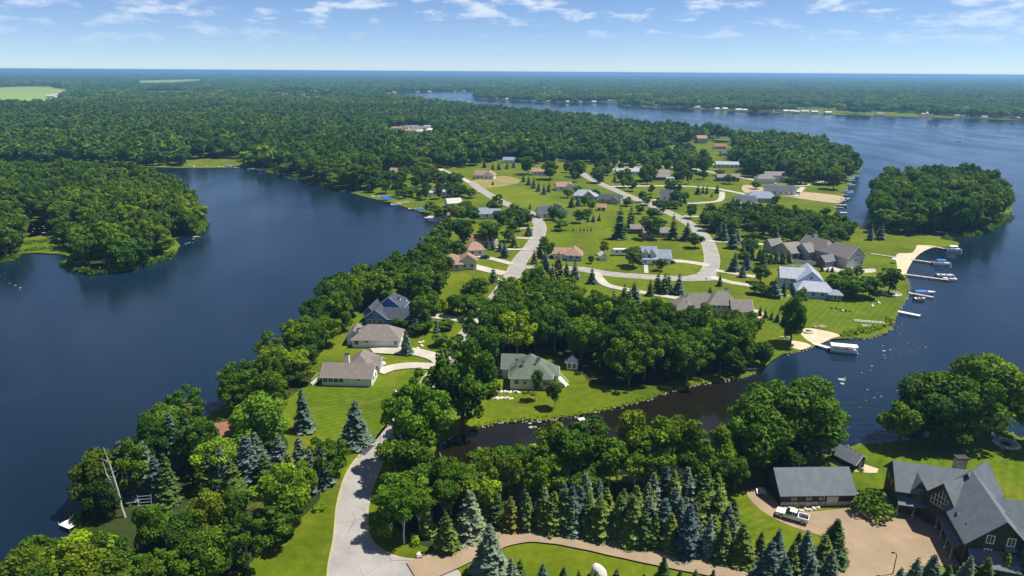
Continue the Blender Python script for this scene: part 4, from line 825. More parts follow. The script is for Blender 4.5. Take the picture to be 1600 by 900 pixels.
leafy(120,868,10,6.5,'broad bright green tree at the bottom left',None,(1.5,1.5,.8))
leafy(40,885,11,5,'dim tree at the bottom left corner',None,OL)
leafy(440,768,14,5.8,'bright leafy tree at the left of the near road',None,(1.2,1.2,.9))
leafy(838,596,9,2.2,'slim young tree with white stem in front of the green-roofed house',None,(.9,.9,.9),'birch')
leafy(868,612,8,3,'young dark tree right of the slim white-stemmed one',None,DK,'birch')
leafy(1362,783,4.8,3.7,'round dark tree between log garage and log house',None,(.75,.85,.9),'shrub')
leafy(990,397,10,5.6,'round leafy tree left of the white porch house',None,(.9,1,.9))
leafy(1032,412,5.5,3.2,'small round tree in front of the white porch house',None,(.9,.95,.9))
leafy(1020,350,14,6.5,'pale round tree over the tan ranch house',None,(1.2,1.2,1))
leafy(1087,373,8,4.2,'round tree inside the street bend',None,(.9,1,.9))
leafy(1306,440,9,5,'round tree right of the pale blue house',None,(.9,1,.9))
leafy(1335,448,8,6.5,'spreading tree on the lawn below the tall grey house',None,(1.05,1.1,.9))
leafy(1360,445,9,5.5,'leafy tree beside the spreading lawn tree',None,(1.15,1.15,.9))
leafy(1392,434,11,5.6,'dark tree by the stone fire circle',None,DK)
leafy(1326,424,5,2.2,'small round tree left below the grey gable',None); leafy(1341,423,5.5,2.6,'small round tree right below the grey gable',None)
leafy(1195,450,5,3.6,'purple-leaved tree by the long driveway',None,(1.6,.5,.9)); leafy(1182,448,5,3.2,'purple-leaved tree left of its twin on the driveway',None,(1.6,.5,.9))
leafy(735,453,9,4,'dark purple tree beside the street spruces',None,(1.3,.5,.9))
leafy(1175,503,8,3.6,'dark purple tree below the brick patio',None,(1.1,.4,.7))
leafy(1190,425,8,4.5,'round tree above the purple pair',None)
leafy(905,336,8,4.4,'dark round tree right of the tall white gable',None,DK); leafy(918,332,6,3.6,'leafy tree beside the dark round one',None)
leafy(875,335,7,3.2,'dark tree in front of the tall white gable',None,DK); leafy(864,330,9,3.4,'leafy tree left of the tall white gable',None)
leafy(855,385,9,4.2,'round tree behind the street corner spruces',None); leafy(944,385,7,2.4,'narrow tree behind the white shed',None,DK); leafy(924,404,4,1.6,'tiny tree on the lawn beside the white shed',None)
leafy(1004,305,8,3.4,'leafy tree on the lawn left of the white dark-roofed house',None); leafy(1011,311,7,4.2,'second leafy tree left of the white dark-roofed house',None); leafy(1027,318,6,3.8,'very dark round tree touching the white dark-roofed house',None,(.45,.5,.6))
leafy(1042,318,6,3.4,'leafy tree in front of the white dark-roofed house',None); leafy(1070,305,7,4,'round tree on the open lawn by the lane',None,DK)
leafy(1140,278,8,5,'dark tree beside the barn-like house',None,DK); leafy(1125,268,6,5,'low dark shrub tree below the pale upper house',None,DK)
leafy(1012,266,14,6.5,'tall tree right of the long white building',None); leafy(1065,262,15,6.5,'tall tree on the upper lane bend',None); leafy(905,260,15,6.5,'bright tall tree at the head of the diagonal street',None,BR)
leafy(935,272,12,6,'dark tree at the head of the diagonal street',None,DK); leafy(860,262,16,7.5,'leafy tree behind the white-gabled beige house',None); leafy(825,255,16,7,'bright leafy tree behind the light brown roof',None,BR)
leafy(1100,240,12,5.5,'leafy tree below the red-roofed cottage',None); leafy(1305,275,17,8,'large leafy tree by the boat slips',None,(.95,1,.9)); leafy(1182,288,6,4,'dark tree between the grey-roofed houses',None,DK)
leafy(1213,310,6,3,'small dark tree at the sandy lot',None,DK); leafy(1237,281,8,3.6,'dark tree right of the grey-roofed two-storey house',None,DK)
for k, (px, py) in enumerate([(687,330),(672,322),(655,300),(735,300),(720,298),(707,293),(700,290),(650,265),(622,282),(602,288),(582,285)]):
    leafy(px, py, [9,8,7,7,7,6,8,13,9,11,12][k], [5,4.5,4,5,5.5,4,4,6,4.5,5.5,5][k], 'leafy tree among the cottages on the lake shore', 'trees among the lakeside cottages', [YG, BR, (1,1,1), YG, YG, BR, (1,1,1), YG, DK, DK, (1,1,1)][k])
for k, (px, py, h, r) in enumerate([(685,365,13,6.5),(700,355,13,6.5),(722,358,13,6.5),(670,382,12,5.5),(690,385,12,6),(715,388,10,5),(765,360,12,7),(775,322,9,5),(780,338,9,5),(800,350,8,4.5),(805,345,7,4),(740,333,9,4.5),(715,330,10,6),(728,322,10,6),(795,365,7,4),(750,445,9,4.5),(715,470,9,4.5),(735,480,8,4),(745,470,8,5)]):
    leafy(px, py, h, r, 'leafy tree between the street and the lake', 'trees between street and lake', MX[k % 5])
wood([(130,700),(190,660),(250,640),(300,605),(360,575),(400,560),(440,530),(480,500),(500,470),(540,450),(560,470),(520,510),(480,545),(470,580),(440,610),(400,620),(360,650),(330,690),(280,720),(230,770),(150,800)], 7.2, (9,15.5), (3.8,5.8), 'leafy tree in the belt along the left lake shore', 'trees along the left shore', MX, seed=2, keep=.86)
wood([(0,860),(60,850),(130,845),(200,820),(260,815),(330,790),(400,780),(450,770),(480,800),(450,830),(410,850),(360,880),(300,905),(150,925),(0,940)], 6.0, (7.5,12.5), (3.2,4.8), 'dusky tree in the thicket at the bottom left', 'thicket trees at the bottom left', (OL, (1,1,.8), (.85,.9,.8), OL), seed=3)
wood([(455,735),(500,700),(520,690),(530,720),(500,765),(470,760)], 5.5, (8,11), (3.4,4.4), 'leafy tree among the blue spruces left of the road', 'trees among the roadside spruces', MX, seed=31)
wood([(500,455),(530,430),(570,425),(610,410),(640,392),(680,400),(700,420),(690,450),(680,480),(640,480),(660,465),(600,455),(575,450),(545,470),(520,490)], 6.6, (11,15), (4.4,6), 'leafy tree in the wood between blue house and lake', 'wood beside the blue house', MX, seed=4)
wood([(760,505),(790,460),(830,445),(880,450),(930,475),(985,485),(1010,492),(1035,500),(1060,505),(1100,500),(1150,510),(1165,535),(1130,560),(1060,555),(1000,560),(950,555),(920,530),(890,520),(840,520),(780,535)], 6.8, (13,18), (4.8,6.4), 'leafy tree in the dense wood between street and pond', 'wood between street and pond', ((1,1,1), (1.3,1.25,.9), (.85,.9,.9), (1.15,1.15,.85), (.7,.8,.85)), seed=5)
wood([(770,470),(800,440),(850,425),(860,440),(800,470)], 6.5, (9,12), (4,5), 'leafy tree at the street junction', 'trees at the junction', (DK, (1,1,1)), seed=51)
wood([(590,775),(625,745),(690,745),(740,735),(790,725),(850,700),(870,670),(900,690),(960,690),(1010,665),(1050,660),(1100,690),(1125,700),(1110,735),(1050,740),(960,748),(860,755),(780,765),(720,775),(650,800),(610,805)], 4.6, (8.5,14), (2.8,4.2), 'slender light-barked tree in the belt south of the pond', 'light-barked trees south of the pond', (OL, (1.1,1.1,.8), (.85,.9,.8), (1.3,1.2,.8)), kind='birch', seed=6)
wood([(850,758),(950,752),(1040,748),(1130,744),(1140,762),(1050,770),(950,778),(860,778)], 4.8, (14,19), (3.4,5.0), 'slim tree of the high pond belt', 'high trees of the pond belt', (OL, (1.2,1.15,.8), (.9,.95,.8), (1.4,1.25,.8)), kind='birch', seed=66, pz=0)
wood([(1145,700),(1160,725),(1140,750),(1110,745),(1120,715)], 5, (8,11), (3.4,4.4), 'dark tree at the right end of the pond belt', 'dark trees by the pond belt', (DK,), seed=61)
wood([(1135,560),(1175,545),(1185,520),(1200,535),(1190,560),(1160,585),(1140,585)], 5, (6,9), (2.6,3.6), 'leafy tree on the channel bank', 'trees on the channel bank', MX, seed=62)
wood([(-120,370),(0,370),(40,385),(20,300),(90,292),(200,280),(270,292),(300,320),(315,335),(300,350),(270,355),(255,385),(210,400),(150,405),(115,395),(100,370),(90,330),(0,345),(-120,345),(-300,300),(-200,270),(0,262),(180,268),(280,290)], 9.2, (10,20), (5,7.4), 'leafy tree on the wooded island in the left lake', 'island trees in the left lake', MX, seed=7)
wood([(-250,280),(0,262),(100,262),(200,270),(275,288),(310,325),(290,340),(200,320),(90,325),(40,325),(0,345),(-200,360)], 9.4, (11,21), (5,7.4), 'leafy tree on the wooded island in the left lake', 'island trees in the left lake', MX, seed=8)
wood([(1365,320),(1372,285),(1400,262),(1430,258),(1470,268),(1540,278),(1572,300),(1570,325),(1545,338),(1500,340),(1460,340),(1420,340),(1385,338)], 9.2, (13,22), (5.6,8), 'leafy tree on the wooded right-hand peninsula', 'trees on the right-hand peninsula', ((1,1.05,.9), (1.15,1.15,.9), (.85,.95,.9)), seed=9)
wood([(1140,228),(1180,205),(1220,210),(1290,222),(1335,240),(1340,255),(1320,270),(1290,272),(1250,272),(1215,262),(1180,262),(1160,250),(1145,240)], 9.8, (12,20), (5.4,7.6), 'leafy tree in the east wood behind the boat slips', 'east wood trees', ((1,1,.9), (1.15,1.15,.9), (.8,.9,.9)), seed=10)
wood([(1100,330),(1140,322),(1200,330),(1260,328),(1330,345),(1330,360),(1290,365),(1250,370),(1190,355),(1130,352),(1095,345)], 7.4, (8,12), (3.8,5), 'dark leafy tree in the belt above the grey houses', 'tree belt above the grey houses', (DK, (.8,.9,.9), (1,1,.9)), seed=12, keep=.85)
wood([(1030,235),(1075,225),(1090,240),(1060,255),(1110,250),(1100,262),(1040,250),(990,250),(960,245)], 11, (11,15), (4.6,6), 'leafy tree among the houses near the far bay', 'trees near the far bay', (DK, (1,1,1), BR), seed=13, keep=.8)
leafy(752,512,14,6,'leafy tree right of the hidden street bend',None); leafy(737,545,14,5.5,'dark leafy tree beside the hidden street',None,DK); leafy(775,482,13,5.5,'leafy tree where the street leaves the wood',None,(1.1,1.1,.9)); leafy(760,535,15,6,'leafy tree behind the green-roofed house',None,(.85,.95,.9))
wood([(585,280),(640,264),(700,266),(735,276),(725,298),(690,300),(640,302),(600,300)], 11.5, (7,13), (3.6,5.6), 'leafy tree in the gardens above the inner lake', 'garden trees above the inner lake', (YG, BR, (1,1,1), DK), seed=41, keep=.75)
wood([(870,258),(960,250),(1010,250),(1100,262),(1130,285),(1060,280),(960,275),(900,275)], 14, (7,12), (3.6,5.2), 'leafy tree on the lots along the upper lane', 'trees on the upper lots', MX, seed=42, keep=.6)
wood([(870,290),(960,296),(1060,312),(1120,330),(1090,352),(1000,325),(900,315)], 14, (5,10), (2.8,4.6), 'leafy tree in the gardens along the diagonal street', 'garden trees along the diagonal street', MX, seed=43, keep=.55)
wood([(830,335),(880,350),(900,400),(850,400),(840,370)], 13, (5,9), (2.8,4.4), 'leafy tree near the meadow street', 'trees near the meadow street', MX, seed=45, keep=.5)
wood([(1200,440),(1290,480),(1380,430),(1330,400),(1270,430)], 12, (5,9), (2.8,4.6), 'leafy tree around the lakefront houses', 'trees around the lakefront houses', MX, seed=46, keep=.5)
wood([(1130,385),(1210,395),(1210,440),(1150,440),(1120,400)], 13, (5,9), (2.6,4.2), 'leafy tree on the lots east of the loop', 'trees east of the loop', MX, seed=44, keep=.55)
for k, (px, py, h, r) in enumerate([(4,372,16,6.5),(22,380,12,5),(-16,368,17,7),(12,352,16,6.5),(28,362,10,4.5),(-40,375,16,7)]): leafy(px, py, h, r, ORD[k] + ' leafy tree in the stand at the left edge before the marsh pool', None, MX[k])
wood([(880,262),(940,285),(1000,300),(1080,318),(1120,300),(1060,285),(980,280),(920,262)], 15, (7,11), (3.4,5), 'leafy tree between the two upper streets', 'trees between the upper streets', MX, seed=47, keep=.5)
wood([(1150,375),(1210,372),(1270,372),(1320,362),(1340,372),(1290,395),(1220,372),(1180,400)], 12, (6,10), (3,4.6), 'leafy tree near the grey garage', 'trees near the grey garage', (DK, (1,1,1), (.8,.9,.9)), seed=48, keep=.7)
wood([(770,300),(800,310),(830,330),(825,350),(790,345),(760,330)], 11, (6,10), (3.2,5), 'leafy tree on the lake side of the meadow bend', 'trees on the meadow bend', MX, seed=49, keep=.7)
# the big forest behind (front edge = lake shore and meadow)
FOREST = [W([(-900,262),(-200,254),(0,255),(130,257),(292,260),(300,249),(376,249),(380,260),(430,270),(500,287),(545,297),(585,299),(592,284),(630,272),(690,262),(730,262),(760,255),(800,250),(830,255),(870,252),(900,255),(940,260),(965,248),(1000,243),(1040,238),(1062,232),(1085,222),(1084,212),(1000,204),(900,192),(800,181),(720,170),(650,161),(602,153),(560,150),(300,150),(0,165),(-900,170)])]
CLEAR = [W([(600,200),(640,198),(680,200),(684,224),(640,229),(600,224)]), W([(1040,228),(1075,224),(1080,232),(1045,236)])]

# conifers: photo position of the foot, height, blue?
def crow(rows, label, group, tint=(1,1,1)):
    """label gets the colour and its place counted from the left"""
    for bl in (0, 1):
        sub = sorted([r for r in rows if r[3] == bl]); n = len(sub)
        for i, (px, py, h, b) in enumerate(sub):
            c = ('blue' if bl else 'green') + ' spruce'
            lab = (c + ' ' + label) if n == 1 else (ORD[i] + ' ' + c + ' from the left ' + label)
            conif(px, py, h, b, lab, group, tint=rnd.choice([tint, tint, (1.3, 1.2, 1), (.75, .8, .85), (1.15, 1, .85)]))
crow([(735,836,13,1),(697,860,9.5,0),(669,836,9,0),(765,893,11.5,1),(755,815,9,0),(776,818,9,0),(822,824,9,0),(845,824,9.5,0),(868,826,10.5,0),(893,828,11,1),(920,832,10,0),(936,837,11,0),(965,840,12,0),(986,845,12,0),(1003,852,9,0),(1022,853,9,0),(1046,858,10,0),(1071,864,13,1),(1126,873,10,0),(1157,880,10,0),(1185,876,8,0)], 'in the front row along the gravel drive', 'spruces along the gravel drive')
crow([(915,806,11,1),(945,812,9,0),(971,812,8,0),(991,818,10,0),(1017,806,11,1),(1036,796,12,1),(1050,806,12,0),(1066,796,12,1),(1096,796,11,0),(1119,790,9,0),(1048,832,12,1),(880,808,9,1),(850,806,8,0),(820,804,8,0)], 'in the rear row of the drive screen', 'rear spruces along the gravel drive')
conif(797,826,9,0,'brown dying spruce at the left end of the drive screen',None,2.4,(1.7,1.1,.7)); conif(1104,868,10,1,'silvery thin spruce near the right end of the drive screen',None,2.2,(1.5,1.45,1.3))
_q = random.Random(8)
for _k in range(46):
    _t = _q.random(); _dy = _q.uniform(3, 44); _b = int(_q.random() < .45); _n, _c = _q.choice([('', (1, 1, 1)), ('yellowish ', (1.3, 1.15, .9)), ('dark ', (.75, .8, .85)), ('pale ', (1.5, 1.3, .95))]); _h = _q.uniform(7, 11)
    _w = ('left third' if _t < .33 else 'middle' if _t < .67 else 'right third'); _z = 'taller ' if _h > 9 else 'shorter '
    conif(815 + 330 * _t, 826 + 40 * _t - _dy, _h, _b, _z + _n + ('blue' if _b else 'green') + ' spruce inside the %s of the drive screen' % _w, 'inner spruces of the drive screen', None, _c)
crow([(812,912,6,0),(802,930,9,1),(848,914,5.5,1),(880,920,5,0),(905,918,4.5,0),(930,921,4.5,0),(962,916,4.5,0),(1036,902,5.5,0),(1060,916,4,0),(1086,916,4.5,0),(1112,916,4.5,0),(1005,922,4,0)], 'among the young trees below the gravel drive', 'young spruces below the drive')
crow([(1211,880,9,1),(1198,905,9,1),(1232,902,9,0),(1256,898,11,1),(1284,888,9,0),(1299,874,10.5,0),(1243,872,7,0),(1292,915,8.5,1),(1222,925,9,1),(1262,930,9,1)], 'in the clump left of the gravel court', 'spruces left of the gravel court')
crow([(1422,925,8,1),(1452,920,8,1),(1503,918,8,1),(1535,915,7,0),(1566,905,7,0),(1592,905,10.5,1),(1400,935,7,1),(1475,930,7,0)], 'along the bottom edge by the log house', 'spruces below the log house')
crow([(306,700,15,0),(277,722,14,1),(201,775,15,1),(232,765,13,1),(262,785,14,0),(392,762,15,1),(366,790,12,0),(476,672,13,1),(470,745,11,1),(507,755,12,1),(290,740,12,0),(330,770,11,0),(215,760,13,1),(250,775,12,1),(182,782,12,0),(300,715,12,1),(352,772,12,1),(415,770,11,0),(405,735,12,1),(440,735,10,1),(490,765,11,1),(455,765,10,0)], 'on the wooded left shore', 'spruces on the left shore')
conif(557,692,14.5,1,'lone tall blue spruce on the lawn by the blacktop drive',None); conif(636,552,9.5,1,'blue-green spruce at the corner of the parking apron',None); conif(683,519,5.5,1,'small blue spruce on the lawn by the blue house drive',None)
leafy(688,528,4.5,3,'clipped round shrub tree below the small blue spruce',None,DK); leafy(664,508,4.5,3.4,'round shrub tree left of the small blue spruce',None,DK); leafy(698,505,4,3,'round shrub tree right of the small blue spruce',None,DK); leafy(652,512,4.5,3,'dark shrub tree by the blue house corner',None,DK)
leafy(620,503,4,2.2,'dark shrub in front of the blue house',None,DK); leafy(632,506,4,2,'dark shrub right in front of the blue house',None,DK)
crow([(826,368,9,1),(804,386,10.5,0),(835,412,9,1),(843,400,8,1),(852,410,7,1),(853,432,13,1),(872,434,13,0),(898,437,11,1),(885,432,9,0),(862,438,10,0),(925,443,8,1)], 'by the street corner', 'spruces by the street corner')
crow([(893,324,10,0),(903,322,9,1),(919,347,6,1),(927,347,6.5,1),(936,345,6,0)], 'around the pale grey roofed house', 'spruces around the pale grey roofs')
conif(967,373,21,0,'largest dark spruce on the central lawn',None,5.6,DK); conif(985,358,17,0,'dark spruce behind the largest one',None,4.6,DK); conif(1052,374,16,0,'dark spruce at the right of the tan ranch house',None,4.4,DK); conif(1072,376,12,0,'wide dark spruce beside the street bend',None,4.2,DK)
crow([(1026,458,11,0),(1037,459,12,0),(1044,457,10.5,0),(1059,460,11,1),(1015,462,8,0),(990,472,11,1),(982,488,12,0),(960,488,11,1),(975,470,9,0)], 'along the drive to the tan house', 'spruces along the tan house drive')
crow([(1124,374,10,1),(1131,376,12,1),(1144,388,12.5,1),(1152,382,10,1),(1160,404,9,0),(1174,406,9,0),(1186,407,8.5,0),(1146,424,11,1),(1167,421,9,1),(1160,433,8,1),(1192,421,10,0),(1211,465,11,1),(1211,380,11,1),(1224,462,8,0)], 'on the lots east of the loop street', 'spruces east of the loop street')
conif(1124,447,6.5,0,'small conical evergreen beside the long driveway',None); conif(1109,466,6.5,0,'dark conical evergreen above the big tan house',None)
crow([(1203,412,8,0),(1213,412,8,0),(1223,412,8,0),(1233,411,7.5,0)], 'in the row before the two-door garage', 'spruce row before the garage')
crow([(1284,424,3.5,1),(1293,425,3.5,1),(1300,425,3.5,1)], 'of three at the grey house terrace', 'small spruces at the terrace')
crow([(1360,375,10,1),(1374,374,10.5,1)], 'behind the tall grey house', 'spruces behind the tall grey house')
crow([(761,388,7.5,1),(771,390,8,1),(781,393,8,1),(789,402,10,1),(771,442,9,0),(741,458,9,1),(733,464,8,1),(727,474,8,1),(753,452,7,1),(745,462,8,1)], 'on the lake side of the street', 'spruces on the lake side of the street')
crow([(818,284,9,1),(826,289,10,1),(834,294,10.5,1),(842,299,10.5,1),(850,304,10.5,1),(858,300,10,0)], 'in the short row beside the meadow', 'spruce row beside the meadow')
crow([(770,266,9,0),(780,265,10,1),(792,264,9,0),(803,262,10,1),(757,262,9,0)], 'behind the dry field', 'spruces behind the dry field')
conif(770,289,5,0,'tiny dark spruce standing alone on the dry field',None); conif(828,327,5,0,'small round-topped spruce on the meadow edge',None)
crow([(1070,318,7,0),(1098,302,8,0),(1090,304,9,0),(1104,303,8,0),(1063,322,7,0),(1120,302,9,0),(1112,308,4,0),(960,283,8,1),(930,278,9,0),(940,284,10,0)], 'on the lots by the upper lane', 'spruces by the upper lane')
crow([(862 + k * 5.6, 361.5 - k * .05, [1.6,3.2,1.8,2.6,2.4,1.2,2.6,1.4,2.7,2.5,2.4,2.9][k], 0) for k in range(12)], 'in the row of saplings on the lawn', 'row of young conifers')
crow([(1205 + k * 9, 520 + k * 3.4 - 20, 4.5, 0) for k in range(-2, 3)], 'in the dark hedge row by the lawn', 'dark hedge evergreens')
_k = on_land(np.array([c['x'] for c in CON]), np.array([c['y'] for c in CON])); CON = [c for c, k in zip(CON, _k) if k]

# ---------------------------------------------------------------- build the trees
def tree(d, kind, name, cat):
    h0, r0 = NOM[kind]; cm_, tm = rnd.choice(PROTO[kind]); rz = rnd.uniform(0, 6.28)
    root = tag(empty(name, (d['x'], d['y'], 0), rz), d['label'], cat, d['group'])
    a_ = rnd.uniform(.9, 1.1); s = (d['r'] / r0 * a_, d['r'] / r0 / a_, d['h'] / h0); root.scale = s; root.rotation_euler = (rnd.gauss(0, .025), rnd.gauss(0, .025), rz)
    link('trunk', tm, root); c = link('crown', cm_, root); c.color = (*d['tint'], 1)
_k = on_land(np.array([d['x'] for d in DEC]), np.array([d['y'] for d in DEC])); DEC = [d for d, k in zip(DEC, _k) if k]
# the great wood and the far land
def scatter(poly, spacing, seed, y0=0, y1=1e9, jit=.36, fov=.86, excl=()):
    q = np.random.default_rng(seed)
    P = np.array([(p[0], p[1]) for p in poly]); mn = P.min(0); mx = P.max(0); mn[1] = max(mn[1], y0); mx[1] = min(mx[1], y1)
    gx, gy = np.meshgrid(np.arange(mn[0], mx[0], spacing), np.arange(mn[1], mx[1], spacing))
    x = gx.ravel() + q.uniform(-jit, jit, gx.size) * spacing; y = gy.ravel() + q.uniform(-jit, jit, gx.size) * spacing
    k = (np.abs(x) < y * fov + 60); x, y = x[k], y[k]
    k = inside(poly, x, y); x, y = x[k], y[k]; k = on_land(x, y); x, y = x[k], y[k]
    for e in excl: k = ~inside(e, x, y); x, y = x[k], y[k]
    return x, y
hx = np.array([(a, b, r) for a, b, r in BLOCK if b > 420])
def away(x, y):
    ok = np.ones(len(x), bool)
    for a, b, r in hx: ok &= ~((np.abs(x - a) < r + 2) & (y > b - r - 22 * min(2.2, b / 800)) & (y < b + r))
    return ok
x, y = scatter(FOREST[0], 10.8, 3, y1=1500, excl=CLEAR); k = away(x, y); x, y = x[k], y[k]
q = np.random.default_rng(9)
for a, b in zip(x, y):
    DEC.append(dict(x=float(a), y=float(b), h=q.uniform(11, 22), r=q.choice([5.0, 6.0, 6.8, 7.6, 9.2]), label='leafy tree at the edge of the great wood behind the lake', group='trees of the great wood', tint=MX[q.integers(6)], kind=None, px=0))
DEC.sort(key=lambda d: -d['h'] * d['r'] / (d['x'] ** 2 + d['y'] ** 2))
shown, rest = DEC[:300], DEC[300:]
for d in shown:
    dist = math.hypot(d['x'], d['y']); k = d['kind'] or (('hi' if dist < 235 else 'mid') if rnd.random() < .5 else ('loose' if dist < 235 else 'midloose'))
    if k == 'willow' and dist > 260: k = 'hi'
    tree(d, k, {'birch': 'birch_tree', 'willow': 'leafy_tree'}.get(d['kind'], 'leafy_tree'), 'tree')
for d in CON:
    dist = math.hypot(d['x'], d['y']); k = ('spruce_b' if d['blue'] else 'spruce_g') if dist < 230 else ('spruce_bs' if d['blue'] else 'spruce_s')
    tree(d, k, 'spruce_tree', 'spruce')
# masses nobody can count: instanced on points
def proto_coll(name, kinds):
    c = bpy.data.collections.new(name); i = 0
    for kd in kinds:
        for cm_, tm in PROTO[kd]:
            bm = bmesh.new(); bm.from_mesh(cm_); nf = len(bm.faces); bm.from_mesh(tm)
            bm.faces.ensure_lookup_table()
            for f in bm.faces[nf:]: f.material_index = 1
            me = bpy.data.meshes.new(name); bm.to_mesh(me); bm.free(); me.materials.append(MAT['leaf']); me.materials.append(MAT['bark'])
            o = bpy.data.objects.new('%s_%02d' % (name, i), me); c.objects.link(o); i += 1
    return c, i
def instancer(name, pts, scl, coll, n, label, cat):
    me = bpy.data.meshes.new(name); me.from_pydata([tuple(p) for p in pts], [], []); m = len(pts); q = np.random.default_rng(len(pts))
    for nm, ty, val in (('rot', 'FLOAT_VECTOR', np.c_[np.zeros(m), np.zeros(m), q.uniform(0, 6.28, m)]), ('scl', 'FLOAT_VECTOR', np.asarray(scl)), ('idx', 'INT', q.integers(0, n, m))):
        a = me.attributes.new(nm, ty, 'POINT'); a.data.foreach_set('vector' if ty == 'FLOAT_VECTOR' else 'value', np.ascontiguousarray(val).astype(np.int32 if ty == 'INT' else np.float32).ravel())
    o = tag(link(name, me), label, cat, None, 'stuff')
    ng = bpy.data.node_groups.new(name, 'GeometryNodeTree'); ng.interface.new_socket('Geometry', in_out='INPUT', socket_type='NodeSocketGeometry'); ng.interface.new_socket('Geometry', in_out='OUTPUT', socket_type='NodeSocketGeometry')
    A = ng.nodes; gi = A.new('NodeGroupInput'); go = A.new('NodeGroupOutput'); ip = A.new('GeometryNodeInstanceOnPoints'); ci = A.new('GeometryNodeCollectionInfo')
    ci.inputs['Collection'].default_value = coll; ci.inputs['Separate Children'].default_value = True; ci.inputs['Reset Children'].default_value = True
    ng.links.new(gi.outputs[0], ip.inputs['Points']); ng.links.new(ci.outputs[0], ip.inputs['Instance']); ip.inputs['Pick Instance'].default_value = True
    for nm, ty, sk in (('rot', 'FLOAT_VECTOR', 'Rotation'), ('scl', 'FLOAT_VECTOR', 'Scale'), ('idx', 'INT', 'Instance Index')):
        na = A.new('GeometryNodeInputNamedAttribute'); na.data_type = ty; na.inputs[0].default_value = nm; ng.links.new(na.outputs[0], ip.inputs[sk])
    ng.links.new(ip.outputs[0], go.inputs[0]); md = o.modifiers.new('scatter', 'NODES'); md.node_group = ng
    return o
cL, nL = proto_coll('wood_tree', ['low']); cM, nM = proto_coll('near_wood_tree', ['mid', 'midloose'])
near = [d for d in rest if math.hypot(d['x'], d['y']) < 620]; mid_ = [d for d in rest if math.hypot(d['x'], d['y']) >= 620]
sc = lambda d: (d['r'] / 5.7, d['r'] / 5.7, d['h'] / 16)
instancer('woodland', [(d['x'], d['y'], 0) for d in near], [sc(d) for d in near], cM, nM, 'dense leafy woodland canopy beyond the lake and between the houses', 'woodland')
instancer('great_wood', [(d['x'], d['y'], 0) for d in mid_], [sc(d) for d in mid_], cL, nL, 'wide green forest canopy in the middle distance', 'forest')
# far clumps: one prototype is a stand of several crowns
def stand(seed):
    q = np.random.default_rng(seed); Ps = []; Ns = []; vs_ = []
    for k in range(9):
        c = np.array([q.uniform(-13, 13), q.uniform(-13, 13), 0]); r = q.uniform(5, 7.5); hh = q.uniform(11, 17); n = 70; d = q.normal(size=(n, 3)); d[:, 2] = np.abs(d[:, 2]) * .9 - .25; d = unit(d)
        Ps.append(c + d * np.array([r, r, hh * .42]) + np.array([0, 0, hh * .58])); Ns.append(unit(d + q.normal(size=(n, 3)) * .35)); vs_.append(np.full(n, q.random()) * .6 + q.random(n) * .4)
    return cards_mesh('stand', np.concatenate(Ps), np.concatenate(Ns), 1.9, 'leaf', np.concatenate(vs_))
cF = bpy.data.collections.new('stand')
for i in range(5): cF.objects.link(bpy.data.objects.new('stand_%02d' % i, stand(200 + i)))
ALL = [Vector((-30000, 600)), Vector((30000, 600)), Vector((30000, 15000)), Vector((-30000, 15000))]
gap = np.random.default_rng(77)
def far(spacing, y0, y1, seed, dens):
    x, y = scatter(ALL, spacing, seed, y0, y1, excl=[*FIELDS, *CLEAR]); q = np.random.default_rng(seed)
    k = ~(inside(FOREST[0], x, y) & (y < 1500)) & ~((np.abs(x - 150) < 330) & (y < 830)); x, y = x[k], y[k]
    k = away(x, y); x, y = x[k], y[k]
    g = np.sin(x * .0041 + 1.3) * np.sin(y * .0023 + x * .0012) + .5 * np.sin(x * .011 + y * .004)
    k = q.random(len(x)) < np.where(g > .95, .08, dens); x, y = x[k], y[k]
    s = q.uniform(.8, 1.25, len(x)) * spacing / 24; return x, y, s, q.uniform(.75, 1.25, len(x))
FX = [far(24, 820, 3200, 21, .97), far(40, 3200, 6500, 22, .95), far(80, 6500, 14500, 23, .9)]
x = np.concatenate([f[0] for f in FX]); y = np.concatenate([f[1] for f in FX]); s = np.concatenate([f[2] for f in FX]); hz = np.concatenate([f[3] for f in FX])
instancer('far_forest', np.c_[x, y, np.zeros(len(x))], np.c_[s, s, hz], cF, 5, 'blue-green forest stretching to the horizon beyond the lakes', 'forest')

# ---------------------------------------------------------------- vehicles
def wheel(parent, x, y, r=.38, w_=.26):
    o = link('wheel', cached(('tyre', r), lambda: MB().tube([(0, -w_ / 2, 0), (0, w_ / 2, 0)], r, 14).mesh('rubber')), parent, (x, y, r))
    link('rim', cached(('rim', r), lambda: MB().tube([(0, -w_ / 2 - .02, 0), (0, w_ / 2 + .02, 0)], r * .6, 10).mesh('silver_paint')), o)
def lofted(sections, mat):
    """sections: (x, half width low, half width high, z low, z high) along the length"""
    m = MB(); n = len(sections)
    for (x, a, b, z0, z1) in sections: m.v += [(x, -a, z0), (x, a, z0), (x, a, z0 + (z1 - z0) * .55), (x, b, z1), (x, -b, z1), (x, -a, z0 + (z1 - z0) * .55)]
    for i in range(n - 1):
        for k in range(6): m.f.append((6 * i + k, 6 * i + (k + 1) % 6, 6 * i + 6 + (k + 1) % 6, 6 * i + 6 + k))
    m.f += [tuple(range(6))[::-1], tuple(6 * (n - 1) + k for k in range(6))]
    return m
